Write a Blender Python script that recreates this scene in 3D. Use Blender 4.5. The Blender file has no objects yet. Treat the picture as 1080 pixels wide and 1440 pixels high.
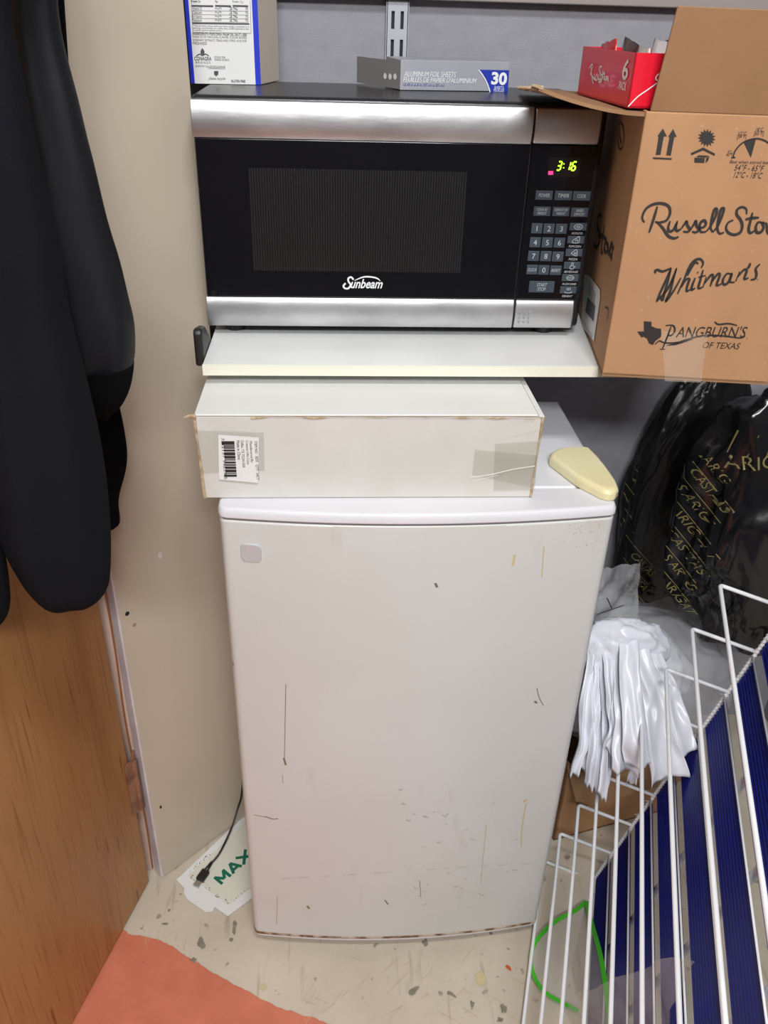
import bpy, bmesh, math, random
from mathutils import Vector, Matrix, noise
from mathutils.bvhtree import BVHTree
random.seed(7)
SC = bpy.context.scene
COL = SC.collection
V = Vector
# ---------------------------------------------------------------- camera
FPX = 1184.5
RIGHT = V((0.99814435, -0.05498079, 0.02617188)); DOWN = V((-0.00553904, -0.51000672, -0.86015258)); FWD = V((0.06063971, 0.85841147, -0.50936487))
CAMP = V((-0.0318405, -0.8327232, 1.3186061))
cd = bpy.data.cameras.new('camera'); cam = bpy.data.objects.new('camera', cd); COL.objects.link(cam)
cd.sensor_fit = 'VERTICAL'; cd.sensor_height = 36; cd.lens = FPX / 1440 * 36; cd.clip_start = .02
m = Matrix.Identity(4)
for i in range(3):
    m[i][0] = RIGHT[i]; m[i][1] = -DOWN[i]; m[i][2] = -FWD[i]; m[i][3] = CAMP[i]
cam.matrix_world = m
SC.camera = cam
# ---------------------------------------------------------------- world, lights, exposure
W = bpy.data.worlds.new('world'); SC.world = W; W.use_nodes = True
W.node_tree.nodes['Background'].inputs[0].default_value = (.93, .96, 1, 1)
W.node_tree.nodes['Background'].inputs[1].default_value = .2
def area(name, loc, size, sy, power, color, target):
    l = bpy.data.lights.new(name, 'AREA'); l.shape = 'RECTANGLE'; l.size = size; l.size_y = sy; l.energy = power; l.color = color
    o = bpy.data.objects.new(name, l); COL.objects.link(o); o.location = loc
    o.rotation_euler = (V(target) - V(loc)).to_track_quat('-Z', 'Y').to_euler()
    return o
area('ceiling_panel_light', (.12, -1.0, 2.46), .42, .22, 20, (.98, .99, 1), (.12, -.35, .6))
area('far_ceiling_light', (.0, -2.25, 2.42), .9, .3, 58, (.98, .99, 1), (.05, -.2, .5))
SC.view_settings.view_transform = 'Standard'; SC.view_settings.look = 'None'
SC.view_settings.gamma = 1; SC.view_settings.use_curve_mapping = False
SC.view_settings.exposure = 0.03

# ---------------------------------------------------------------- helpers
def ray(px, py): return RIGHT * ((px - 540) / FPX) + DOWN * ((py - 720) / FPX) + FWD
def at(px, py, ax, val):
    "point on the world plane coordinate[ax] = val seen at that place"
    d = ray(px, py); return CAMP + d * ((val - CAMP[ax]) / d[ax])
def hit(px, py, P, n):
    d = ray(px, py); return CAMP + d * ((V(P) - CAMP).dot(V(n)) / d.dot(V(n)))

def lin(c):
    return tuple(((x / 12.92) if x <= .04045 else ((x + .055) / 1.055) ** 2.4) for x in c)
def rgb(r, g, b): return lin((r / 255, g / 255, b / 255))
MATS = {}
def mat(name, col, rough=.5, metal=0, noise_amt=0, noise_scale=8, bump=0, bump_scale=60, col2=None, stretch=(1, 1, 1), alpha=1, trans=0, emit=None, estr=0, coat=0, spec=None, thr=None, sheen=0, aniso=0):
    if name in MATS: return MATS[name]
    M = bpy.data.materials.new(name); M.use_nodes = True; nt = M.node_tree; b = nt.nodes['Principled BSDF']
    b.inputs['Base Color'].default_value = (*col, 1); b.inputs['Roughness'].default_value = rough; b.inputs['Metallic'].default_value = metal
    if spec is not None: b.inputs['Specular IOR Level'].default_value = spec
    b.inputs['Alpha'].default_value = alpha; b.inputs['Transmission Weight'].default_value = trans; b.inputs['Coat Weight'].default_value = coat
    b.inputs['Sheen Weight'].default_value = sheen
    if emit: b.inputs['Emission Color'].default_value = (*emit, 1); b.inputs['Emission Strength'].default_value = estr
    tc = nt.nodes.new('ShaderNodeTexCoord'); mp = nt.nodes.new('ShaderNodeMapping'); mp.inputs['Scale'].default_value = stretch
    nt.links.new(tc.outputs['Object'], mp.inputs['Vector'])
    M['_'] = 0
    if col2 is not None:
        n = nt.nodes.new('ShaderNodeTexNoise'); n.inputs['Scale'].default_value = noise_scale; n.inputs['Detail'].default_value = 6
        nt.links.new(mp.outputs[0], n.inputs['Vector'])
        r = nt.nodes.new('ShaderNodeValToRGB'); lo, hi = thr or (.35, .65)
        r.color_ramp.elements[0].position = lo; r.color_ramp.elements[1].position = hi
        r.color_ramp.elements[0].color = (*col, 1); r.color_ramp.elements[1].color = (*col2, 1)
        nt.links.new(n.outputs[0], r.inputs[0]); nt.links.new(r.outputs[0], b.inputs['Base Color'])
    if bump:
        n2 = nt.nodes.new('ShaderNodeTexNoise'); n2.inputs['Scale'].default_value = bump_scale; n2.inputs['Detail'].default_value = 4
        nt.links.new(mp.outputs[0], n2.inputs['Vector'])
        bp = nt.nodes.new('ShaderNodeBump'); bp.inputs['Strength'].default_value = bump; bp.inputs['Distance'].default_value = .002
        nt.links.new(n2.outputs[0], bp.inputs['Height']); nt.links.new(bp.outputs[0], b.inputs['Normal'])
    MATS[name] = M; return M
def add_spots(M, col, scale, lo, hi, stretch=(1, 1, 1), detail=3, offset=0):
    "second layer of stains mixed over the base colour"
    nt = M.node_tree; b = nt.nodes['Principled BSDF']; inp = b.inputs['Base Color']
    mix = nt.nodes.new('ShaderNodeMix'); mix.data_type = 'RGBA'
    if inp.links: nt.links.new(inp.links[0].from_socket, mix.inputs[6])
    else: mix.inputs[6].default_value = inp.default_value
    mix.inputs[7].default_value = (*col, 1)
    tc = nt.nodes.new('ShaderNodeTexCoord'); mp = nt.nodes.new('ShaderNodeMapping'); mp.inputs['Scale'].default_value = stretch; mp.inputs['Location'].default_value = (offset, offset, offset)
    n = nt.nodes.new('ShaderNodeTexNoise'); n.inputs['Scale'].default_value = scale; n.inputs['Detail'].default_value = detail
    nt.links.new(tc.outputs['Object'], mp.inputs[0]); nt.links.new(mp.outputs[0], n.inputs['Vector'])
    r = nt.nodes.new('ShaderNodeMapRange'); r.inputs[1].default_value = lo; r.inputs[2].default_value = hi
    nt.links.new(n.outputs[0], r.inputs[0]); nt.links.new(r.outputs[0], mix.inputs[0]); nt.links.new(mix.outputs[2], inp)

# geometry pieces are (verts, faces) lists
def place_each(name, gs, m, parent):
    for g in gs: o = place(name, g, m, parent)
    return o
class G:
    def __init__(s): s.v = []; s.f = []
    def add(s, v, f):
        o = len(s.v); s.v += [V(p) for p in v]; s.f += [[i + o for i in q] for q in f]; return s
    def box(s, x0, x1, y0, y1, z0, z1):
        return s.add([(x, y, z) for z in (z0, z1) for y in (y0, y1) for x in (x0, x1)],
                     [(0, 2, 3, 1), (4, 5, 7, 6), (0, 1, 5, 4), (2, 6, 7, 3), (0, 4, 6, 2), (1, 3, 7, 5)])
    def hexa(s, bot, top):
        n = len(bot); s.add(list(bot) + list(top), [list(range(n))[::-1], list(range(n, 2 * n))] + [(i, (i + 1) % n, n + (i + 1) % n, n + i) for i in range(n)]); return s
    def prism(s, pts, off):
        "polygon extruded by vector off"
        return s.hexa(pts, [V(p) + V(off) for p in pts])
    def grid(s, fn, nu, nv, closeu=False):
        vs = [fn(i / nu, j / nv) for j in range(nv + 1) for i in range(nu + (0 if closeu else 1))]
        w = nu if closeu else nu + 1
        fs = []
        for j in range(nv):
            for i in range(nu):
                a = j * w + i; b = j * w + (i + 1) % w
                fs.append((a, b, b + w, a + w))
        return s.add(vs, fs)
    def tube(s, pts, r, n=8, cap=True):
        pts = [V(p) for p in pts]; rs = r if isinstance(r, (list, tuple)) else [r] * len(pts)
        rings = []; prev = None
        for i, p in enumerate(pts):
            t = (pts[min(i + 1, len(pts) - 1)] - pts[max(i - 1, 0)]).normalized()
            if prev is None:
                a = t.orthogonal().normalized()
            else:
                a = (prev - t * prev.dot(t)).normalized()
            prev = a; b = t.cross(a)
            rings.append([p + (a * math.cos(k * 2 * math.pi / n) + b * math.sin(k * 2 * math.pi / n)) * rs[i] for k in range(n)])
        vs = [q for g in rings for q in g]; fs = []
        for i in range(len(pts) - 1):
            for k in range(n): fs.append((i * n + k, i * n + (k + 1) % n, (i + 1) * n + (k + 1) % n, (i + 1) * n + k))
        if cap: fs += [tuple(range(n))[::-1], tuple(range((len(pts) - 1) * n, len(pts) * n))]
        return s.add(vs, fs)
    def ribbon(s, pts, w, nrm):
        "flat stroke along pts in the plane with normal nrm; w = width or list"
        pts = smooth(pts, 5) if len(pts) > 2 else [V(p) for p in pts]
        n = V(nrm).normalized(); N = len(pts)
        vs = []; fs = []
        for i, p in enumerate(pts):
            t = (pts[min(i + 1, N - 1)] - pts[max(i - 1, 0)]).normalized(); sd = n.cross(t)
            ww = w(i / (N - 1)) if callable(w) else w
            vs += [p - sd * ww / 2, p + sd * ww / 2]
            if i: fs.append((2 * i - 2, 2 * i - 1, 2 * i + 1, 2 * i))
        return s.add(vs, fs)
def smooth(pts, k=4):
    P = [V(p) for p in pts]; out = []
    for i in range(len(P) - 1):
        a = P[max(i - 1, 0)]; b = P[i]; c = P[i + 1]; d = P[min(i + 2, len(P) - 1)]
        for j in range(k):
            t = j / k
            out.append(.5 * ((2 * b) + (c - a) * t + (2 * a - 5 * b + 4 * c - d) * t * t + (3 * b - a - 3 * c + d) * t ** 3))
    return out + [P[-1]]
def place(name, g, m, parent=None, origin=None, smooth_=False, bevel=0, seg=2, thick=0, sub=0):
    "link one mesh object; world-space verts, origin = base of the thing"
    o0 = origin if origin is not None else (V(parent['o_']) if parent is not None and 'o_' in parent else V((0, 0, 0)))
    me = bpy.data.meshes.new(name); me.from_pydata([tuple(p - V(o0)) for p in g.v], [], g.f)
    bm = bmesh.new(); bm.from_mesh(me)
    bmesh.ops.recalc_face_normals(bm, faces=bm.faces)
    bm.to_mesh(me); bm.free()
    me.materials.append(m)
    if smooth_:
        for p in me.polygons: p.use_smooth = True
    o = bpy.data.objects.new(name, me); COL.objects.link(o)
    if parent is not None: o.parent = parent
    else: o.location = o0
    o['o_'] = tuple(o0)
    if thick:
        md = o.modifiers.new('s', 'SOLIDIFY'); md.thickness = thick; md.offset = 0
    if bevel:
        md = o.modifiers.new('b', 'BEVEL'); md.width = bevel; md.segments = seg; md.limit_method = 'ANGLE'; md.angle_limit = .6
        for p in me.polygons: p.use_smooth = True
        md2 = o.modifiers.new('wn', 'WEIGHTED_NORMAL'); md2.keep_sharp = True
    if sub:
        md = o.modifiers.new('ss', 'SUBSURF'); md.levels = sub; md.render_levels = sub
    return o
def tag(o, label, cat, group=None, kind=None):
    o['label'] = label
    if cat: o['category'] = cat
    if group: o['group'] = group
    if kind: o['kind'] = kind
    return o
def thing(name, label, cat, loc, group=None):
    o = bpy.data.objects.new(name, None); COL.objects.link(o); o.location = loc; o['o_'] = tuple(loc); o.empty_display_size = .05
    return tag(o, label, cat, group)
def struct(name, g, m, origin=(0, 0, 0), **k):
    o = place(name, g, m, None, V(origin), **k); o['kind'] = 'structure'; return o
def text_g(txt, P, R, U, width=None, height=None, shear=0, align='LEFT', off=.0004, bold=0, maxw=None):
    "text outline laid on a plane: P lower-left point, R and U unit vectors along and up; returns G"
    cu = bpy.data.curves.new('t', 'FONT'); cu.body = txt; cu.size = 1; cu.shear = shear; cu.offset = bold; cu.resolution_u = 3
    ob = bpy.data.objects.new('t', cu); me = ob.to_mesh()
    vs = [v.co.copy() for v in me.vertices]; fs = [list(p.vertices) for p in me.polygons]
    ob.to_mesh_clear(); bpy.data.objects.remove(ob); bpy.data.curves.remove(cu)
    g = G()
    if not vs: return g
    x0 = min(v.x for v in vs); x1 = max(v.x for v in vs); y0 = min(v.y for v in vs); y1 = max(v.y for v in vs)
    sy = (height / (y1 - y0)) if height else width / (x1 - x0)
    sx = (width / (x1 - x0)) if width else sy
    R = V(R).normalized(); U = V(U).normalized(); n = R.cross(U)
    w = (x1 - x0) * sx
    dx = {'LEFT': 0, 'CENTER': -w / 2, 'RIGHT': -w}[align]
    g.add([V(P) + R * ((v.x - x0) * sx + dx) + U * ((v.y - y0) * sy) + n * off for v in vs], fs)
    return g
def merge(*gs):
    r = G()
    for g in gs: r.add(g.v, g.f)
    return r
X = V((1, 0, 0)); Y = V((0, 1, 0)); Z = V((0, 0, 1))

# ---------------------------------------------------------------- materials
m_floor = mat('floor_paint', rgb(208, 196, 178), .45, col2=rgb(192, 180, 162), noise_scale=5, bump=.35, bump_scale=70)
add_spots(m_floor, rgb(150, 140, 122), 42, .66, .72)
add_spots(m_floor, rgb(170, 158, 140), 60, .62, .75, (1, .12, 1), 2, 3.3)
m_coral = mat('coral_paint', rgb(206, 122, 94), .5, col2=rgb(197, 112, 86), noise_scale=20, bump=.5, bump_scale=60)
add_spots(m_coral, rgb(120, 88, 66), 70, .74, .77)
m_chip = mat('bare_concrete', rgb(140, 134, 118), .8, col2=rgb(118, 112, 98), noise_scale=80)
m_wall = mat('grey_wallpaper', rgb(150, 150, 156), .75, col2=rgb(143, 143, 149), noise_scale=30, bump=.35, bump_scale=420, stretch=(1, 1, 1.6))
m_panel = mat('cream_paint', rgb(196, 184, 166), .38, col2=rgb(190, 178, 160), noise_scale=3, bump=.12, bump_scale=14)
m_strip = mat('white_edge_paint', rgb(212, 206, 206), .45, col2=rgb(196, 188, 190), noise_scale=20, bump=.2)
m_jamb = mat('pinkish_jamb_paint', rgb(212, 190, 176), .5, col2=rgb(186, 158, 142), noise_scale=12, bump=.4, bump_scale=30, stretch=(1, 1, .3))
m_seam = mat('brown_seam', rgb(150, 96, 56), .7)
m_room = mat('room_wall', rgb(128, 128, 130), .8)
m_ceil = mat('ceiling_tile', rgb(170, 170, 170), .9)
m_wood = mat('birch_veneer', rgb(180, 132, 80), .42, col2=rgb(164, 114, 66), noise_scale=3.2, stretch=(1.4, 1.4, .55), bump=.15, bump_scale=20)
add_spots(m_wood, rgb(154, 104, 58), 9, .50, .74, (3, 3, .35), 4, 1)
add_spots(m_wood, rgb(132, 80, 40), 30, .72, .76, (3, 3, .22), 1, 5)
add_spots(m_wood, rgb(142, 92, 50), 60, .55, .75, (4, 4, .14), 2, 2)
m_hinge = mat('painted_rusty_brass', rgb(168, 122, 96), .4, .2, col2=rgb(120, 84, 66), noise_scale=40)
m_shelfw = mat('white_melamine', rgb(226, 228, 226), .35, col2=rgb(218, 220, 218), noise_scale=6)
m_cream = mat('yellowed_edge', rgb(226, 224, 206), .45)
m_fr = mat('fridge_enamel', rgb(207, 208, 205), .3, col2=rgb(200, 200, 195), noise_scale=3, bump=.06, bump_scale=200)
add_spots(m_fr, rgb(186, 178, 154), 6, .66, .86, (3, 3, .7), 5, 4)
add_spots(m_fr, rgb(150, 138, 120), 34, .75, .79, (1.5, 1.5, .8), 3, 7)
m_frw = mat('fridge_top_plastic', rgb(222, 222, 226), .35, col2=rgb(214, 214, 218), noise_scale=4)
m_rust = mat('rust', rgb(120, 84, 58), .8, col2=rgb(186, 172, 152), noise_scale=60, thr=(.42, .56))
m_stainline = mat('dried_drip', rgb(128, 106, 84), .6)
m_yelst = mat('yellow_stain', rgb(196, 182, 140), .5)
m_gasket = mat('grey_gasket', rgb(120, 118, 116), .7)
m_ss = mat('stainless', (.48, .48, .49), .42, 1, col2=(.62, .62, .63), noise_scale=14, stretch=(1, 1, 2.5), bump=.12, bump_scale=40)
m_ssd = mat('stainless_panel', (.56, .56, .57), .40, 1, col2=(.62, .62, .63), noise_scale=12)
m_black = mat('gloss_black', (.004, .004, .006), .1)
m_blackbody = mat('black_housing', (.012, .012, .014), .28, bump=.1, bump_scale=200)
m_screen = mat('door_screen', (.007, .007, .0075), .25, bump=0)
m_btn = mat('slate_buttons', rgb(58, 68, 78), .45)
m_lcd = mat('display_window', (.012, .009, .008), .15)
m_digit = mat('lit_green_digits', (.3, .9, .05), .5, emit=(.45, 1, .03), estr=2.2)
m_led = mat('lit_red_indicator', (.9, .02, .1), .5, emit=(1, .02, .12), estr=3)
m_white = mat('white_print', rgb(225, 228, 228), .5)
m_grayprint = mat('grey_print', rgb(176, 182, 186), .5)
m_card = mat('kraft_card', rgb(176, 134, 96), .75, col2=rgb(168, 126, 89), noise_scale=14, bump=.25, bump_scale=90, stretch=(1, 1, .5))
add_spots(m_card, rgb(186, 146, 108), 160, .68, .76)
m_cardin_shade = mat('kraft_inside_shaded', rgb(150, 114, 80), .8, col2=rgb(142, 107, 74), noise_scale=14, bump=.2, bump_scale=80)  # inner kraft, darkened so the upright flap's shade sits in the colour
m_torn = mat('torn_kraft', rgb(160, 134, 102), .9, col2=rgb(196, 178, 148), noise_scale=120, bump=.8, bump_scale=200)
m_ink = mat('black_ink', rgb(42, 38, 36), .65)
m_paper = mat('white_paper', rgb(222, 222, 220), .6)
m_wcard = mat('white_card', rgb(228, 228, 224), .55, col2=rgb(222, 222, 218), noise_scale=8, bump=.12, bump_scale=50)
m_wcardf = mat('white_card_front_shaded', rgb(208, 206, 200), .55, col2=rgb(200, 198, 190), noise_scale=10, bump=.2, bump_scale=50)  # greyer copy of the lid card, shade of the upright faces painted in
m_tape = mat('clear_tape', rgb(168, 166, 146), .3, alpha=.22)
m_tape2 = mat('clear_tape_sheen', rgb(228, 214, 196), .12, alpha=.22)
m_gray = mat('foil_box_grey', rgb(160, 162, 170), .4, col2=rgb(150, 152, 160), noise_scale=10)
m_grayd = mat('foil_box_end', rgb(122, 120, 120), .55)
m_blue = mat('print_blue', rgb(26, 48, 160), .45)
m_cblue = mat('cereal_blue', rgb(16, 42, 190), .4)
m_red = mat('candy_red', rgb(216, 18, 44), .35, coat=.3)
m_yplast = mat('cream_plastic', rgb(232, 224, 182), .35, col2=rgb(224, 214, 168), noise_scale=10)
m_magnet = mat('silver_badge', rgb(200, 206, 208), .3, .3)
m_wire = mat('white_coated_wire', rgb(236, 238, 240), .32)
m_tube = mat('white_tube', rgb(214, 216, 222), .35)
m_slat = mat('blue_ribbed_plastic', rgb(14, 24, 122), .35, col2=rgb(11, 18, 106), noise_scale=8)
m_bag = mat('black_film', (.005, .005, .006), .2, spec=.5, bump=.08, bump_scale=60)
m_bagd = mat('dark_sheer_film', (.010, .010, .011), .36, bump=.7, bump_scale=30)
m_gold = mat('gold_print', rgb(138, 128, 82), .35, .3)
m_wbag = mat('white_film', rgb(224, 226, 234), .3, bump=.35, bump_scale=22)
m_wbag.node_tree.nodes['Principled BSDF'].inputs['Subsurface Weight'].default_value = .25
m_wbag.node_tree.nodes['Principled BSDF'].inputs['Subsurface Radius'].default_value = (.02, .02, .02)
m_clear = mat('clear_film', rgb(226, 228, 232), .14, alpha=.3, bump=.7, bump_scale=24)
m_clear2 = mat('clear_zip_film', rgb(220, 218, 214), .18, alpha=.26, bump=.4, bump_scale=18)
m_green = mat('green_zip', rgb(70, 190, 44), .35)
m_dgreen = mat('dark_green_print', rgb(8, 104, 78), .5)
m_usb = mat('black_rubber', (.012, .012, .012), .45)
m_steel = mat('plug_steel', (.6, .6, .6), .3, 1)
m_wool = mat('navy_wool', rgb(19, 20, 25), .95, bump=.25, bump_scale=400, spec=.12)
m_satin = mat('black_satin', rgb(22, 23, 27), .55, bump=.15, bump_scale=80, spec=.25)
m_blk = mat('black_knit', rgb(8, 8, 10), .95, spec=.1)
m_std = mat('grey_powder_steel', rgb(176, 178, 186), .45)
m_slot = mat('slot_dark', rgb(40, 40, 46), .8)
m_taupe = mat('taupe_trim', rgb(150, 140, 136), .6)

# ---------------------------------------------------------------- room
YW = .50
gf = G(); gf.box(-2.2, 1.6, -3.2, YW + .1, -.05, 0)
floor = struct('floor', gf, m_floor)
# coral painted patch with brushed edge
edge = [(150, 1290), (180, 1312), (205, 1317), (240, 1330), (290, 1362), (340, 1390), (400, 1420), (460, 1438), (560, 1490), (640, 1560)]
pts = smooth([at(x, y, 2, .0012) for x, y in edge], 14)
pts = [p + V((0, noise.noise(p * 160) * .0022 + noise.noise(p * 45) * .002, 0)) for p in pts]
g = G(); far = [V((-1.6, pts[0].y + .02, .0012))] + pts + [V((pts[-1].x, -2.6, .0012)), V((-1.6, -2.6, .0012))]
g.add(far, [list(range(len(far)))])
place('coral_paint', g, m_coral, floor)['label'] = 'coral painted area with a brushed wavy edge'
def blob(px, py, r, seed, z=.0016, sx=1, sy=1, ang=0):
    c = at(px, py, 2, z); g = G(); N = 16; vs = []
    for k in range(N):
        a = k / N * 2 * math.pi; rr = r * (.75 + .6 * noise.noise(V((math.cos(a) * 1.3 + seed, math.sin(a) * 1.3, seed))))
        q = V((math.cos(a) * rr * sx, math.sin(a) * rr * sy, 0)); q.rotate(Matrix.Rotation(ang, 3, 'Z')); vs.append(c + q)
    g.add(vs, [list(range(N))]); return g
for i, (px, py, r, sx, sy, an) in enumerate([(284, 1327, .009, .9, 1.3, .5), (330, 1303, .009, .5, 1.9, 0), (272, 1350, .006, 1.3, .8, 0), (583, 1392, .008, 1.4, .7, .6),
        (635, 1398, .006, 1.5, .6, -.6), (598, 1326, .008, 1, 1, 0), (708, 1419, .007, .8, 1.2, 0), (664, 1413, .005, .8, 1.5, 0), (703, 1434, .006, 1.2, .7, 0), (690, 1312, .004, 1, 1, 0), (232, 1299, .004, 1.5, .7, 0), (238, 1280, .003, 1, 1, 0), (325, 1321, .004, 1, 1, 0)]):
    place('paint_chip', blob(px, py, r, i * 3.1, sx=sx, sy=sy, ang=an), m_chip, floor)
for q in ((675, 1376, .012, 5), (370, 1387, .007, 8)): place('yellow_stain', blob(*q), m_yelst, floor)
random.seed(21); g = G()
for i in range(46):
    x = random.uniform(420, 730); y = random.uniform(1345, 1440); l = random.uniform(8, 34); an = random.choice([-.9, -.7, 1.4, 2.4, .4]) + random.uniform(-.2, .2)
    g.ribbon([at(x, y, 2, .0014), at(x + l * math.cos(an), y + l * math.sin(an), 2, .0014)], .0005, Z)
for i in range(26):
    x = random.uniform(200, 330); y = random.uniform(1290, 1330); g.ribbon([at(x, y, 2, .0014), at(x + random.uniform(-2, 2), y + random.uniform(4, 20), 2, .0014)], .0005, Z)
place('fine_scratches', g, m_yelst, floor)['kind'] = 'stuff'
place('rust_flake', blob(715, 1361, .006, 2, sx=.6, sy=1.2, ang=.6, z=.002), mat('orange_flake', rgb(190, 84, 30), .6), floor)
# walls
struct('wall_back', G().box(-.6, 1.6, YW, YW + .08, 0, 2.5), m_wall)
struct('wall_right', G().box(.92, 1.0, -3.2, YW, 0, 2.5), m_room)
struct('wall_rear', G().box(-2.2, 1.0, -3.2, -3.1, 0, 2.5), m_room)
struct('ceiling', G().box(-2.2, 1.6, -3.2, YW + .1, 2.5, 2.55), m_ceil)
P0 = V((-.333, .132, 0)); P1 = V((-.1935, .2638, 0)); pd = (P1 - P0).normalized(); pn = V((-pd.y, pd.x, 0))   # pn points behind the panel
g = G(); top = 2.45
A = [P0 + pd * .0005, P1, V((-.245, YW, 0)), V((-.32, YW, 0)), P1 + pn * .02 + V((-.06, .06, 0)), P0 + pn * .018 + pd * .0005]
g.prism([p + Z * .004 for p in A], Z * top)
wl = struct('wall_left', g, m_panel); wl['label'] = 'cream painted wall panel angled beside the fridge'
g = G(); g.prism([P0 + Z * .002 - pd * .003, P0 + pd * .001 + Z * .002, P0 + pn * .019 + pd * .001 + Z * .002, P0 + pn * .019 - pd * .003 + Z * .002], Z * top)
place('panel_edge_strip', g, m_strip, wl, bevel=.001)
# hole and scuffs of the panel
def disc(c, r, n, N=14, sx=1, sz=1):
    n = V(n).normalized(); a = n.cross(Z).normalized(); b = a.cross(n)
    return G().add([c + a * math.cos(k * 2 * math.pi / N) * r * sx + b * math.sin(k * 2 * math.pi / N) * r * sz for k in range(N)], [list(range(N))])
nF = -pn
place('screw_hole', disc(hit(179, 863, P0 + nF * .0006, nF), .0035, nF), m_usb, wl)
m_scuff = mat('scuff', rgb(150, 132, 118), .6)
place('scuff_mark', disc(hit(189, 879, P0 + nF * .0006, nF), .003, nF), m_scuff, wl)
place('scuff_mark', disc(hit(226, 1135, P0 + nF * .0006, nF), .0022, nF, sz=1.6), m_usb, wl)
for q in ((225, 781, .0035), (228, 940, .002)): place('chipped_spot', disc(hit(q[0], q[1], P0 + nF * .0006, nF), q[2], nF, sz=1.6), m_strip, wl)
# door jamb
g = G(); J0 = P0 + pn * .021 - pd * .001
g.box(-.46, -.3485, .1475, .23, .001, 2.45)
j = struct('trim_1', g, m_jamb, bevel=.003); j['label'] = 'pinkish painted door jamb behind the wooden door'
g = G(); sp = smooth([V((-.3530 + .0022 * math.sin(i * 1.7), .1462, i * .12 + .01)) for i in range(20)], 4)
g.tube(sp, .0016, 6)
place('cracked_seam', g, m_seam, j)
struct('wall_door_side', G().box(-2.2, -.46, .1475, .23, 0, 2.5), m_room)
struct('wall_far_left', G().box(-2.2, -2.1, -3.1, .1475, 0, 2.5), m_room)
# taupe cleat on the back wall
struct('trim_2', G().box(-.24, .92, YW - .022, YW - .001, 1.335, 1.42), m_taupe, bevel=.002)['label'] = 'taupe wooden cleat along the top of the back wall'
# slotted standard
st = thing('slotted_wall_standard', 'grey steel double-slotted shelf standard screwed to the back wall', 'shelf rail', (.06, YW - .012, .02))
g = G(); x0, x1, yf = .045, .074, YW - .012
place('rail_back', G().box(x0 + .002, x1 - .002, yf + .004, YW - .001, .02, 1.334), m_slot, st)
g = G(); zs = [(1.334 - .0335 * i) for i in range(0, 40)]
for (a, b) in ((x0, x0 + .006), (x0 + .0105, x1 - .0105), (x1 - .006, x1)): g.box(a, b, yf, yf + .003, .02, 1.334)
for z in zs:
    for (a, b) in ((x0 + .006, x0 + .0105), (x1 - .0105, x1 - .006)): g.box(a, b, yf, yf + .003, max(z - .0125, .02), z)
g.box(x0 - .001, x0 + .001, yf, YW - .001, .02, 1.334); g.box(x1 - .001, x1 + .001, yf, YW - .001, .02, 1.334)
place('rail_face', g, m_std, st)

# ---------------------------------------------------------------- wooden door
dA = V((-.3545, .121, 0)); dd = V((-.284, -.959, 0)).normalized(); dn = V((-dd.y, dd.x, 0))
if dn.x > 0: dn = -dn                     # dn: behind the door (away from the camera)
dr = thing('wooden_door', 'birch veneer wooden door standing open at the left behind the dark coats', 'door', dA + dd * .38)
g = G(); g.prism([dA + Z * .008, dA + dd * .78 + Z * .008, dA + dd * .78 + dn * .04 + Z * .008, dA + dn * .04 + Z * .008], Z * 2.02)
place('door_slab', g, m_wood, dr, bevel=.002)
hg = G(); zb, zt = .19, .30
hc = V((-.3465, .124, 0))
n_k = 5
for k in range(n_k):
    z0 = zb + (zt - zb) * k / n_k; z1 = zb + (zt - zb) * (k + 1) / n_k - .0015
    kn = place('hinge_knuckle', G().tube([hc + Z * z0, hc + Z * z1], .0046, 12), m_hinge, dr, smooth_=False)
place('hinge_leaf', merge(G().prism([dA - dn * .001 + Z * zb, dA + dd * .012 - dn * .001 + Z * zb, dA + dd * .012 - dn * .002 + Z * zb, hc + Z * zb], Z * (zt - zb)),
      G().box(-.3525, -.3475, .124, .1465, zb, zt)), m_hinge, dr)

# ---------------------------------------------------------------- shelf
sh = thing('wall_shelf', 'white melamine shelf board with yellowed front edge under the microwave', 'shelf', (.1, .3, .953))
ZS = .965
place('shelf_board', G().box(-.181, .43, .0995, YW - .001, ZS - .0130, ZS), m_shelfw, sh, bevel=.001)
place('edge_band', G().box(-.1812, .43, .098, .0994, ZS - .0132, ZS - .0002), m_cream, sh)
g = G(); g.prism([(-.192, .118, .955), (-.192, .118, .995), (-.192, .123, 1.0), (-.192, .15, .994), (-.192, .19, .965), (-.192, .19, .945)], (.0105, 0, 0))
place('bracket', g, m_usb, sh, bevel=.003)['label'] = 'black plastic bracket at the left end of the shelf'

# ---------------------------------------------------------------- microwave
MX0, MX1, MY, MZ0, MZ1, MYB = -.185, .2745, .2, .977, 1.2325, .436
mw = thing('microwave_oven', 'black and stainless countertop microwave with green clock digits on the white shelf', 'microwave', (.045, .32, ZS))
place('housing', G().box(MX0 - .0015, MX1 + .010, MY + .008, MYB, MZ0 - .001, MZ1 + .004), m_blackbody, mw, bevel=.006, seg=3)
for fx in (MX0 + .03, MX1 - .03):
    for fy in (MY + .03, MYB - .03):
        place('foot', G().tube([(fx, fy, ZS + .0003), (fx, fy, MZ0)], .012, 14), m_usb, mw)
DX = .1965
dz0, dz1, dz2 = 1.0145, 1.194, MZ1
def mp(px, py): return at(px, py, 1, MY)
place('door_panel', G().box(MX0 + .001, DX, MY - .0005, MY + .013, dz0, dz1), m_black, mw, bevel=.0015)
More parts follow.
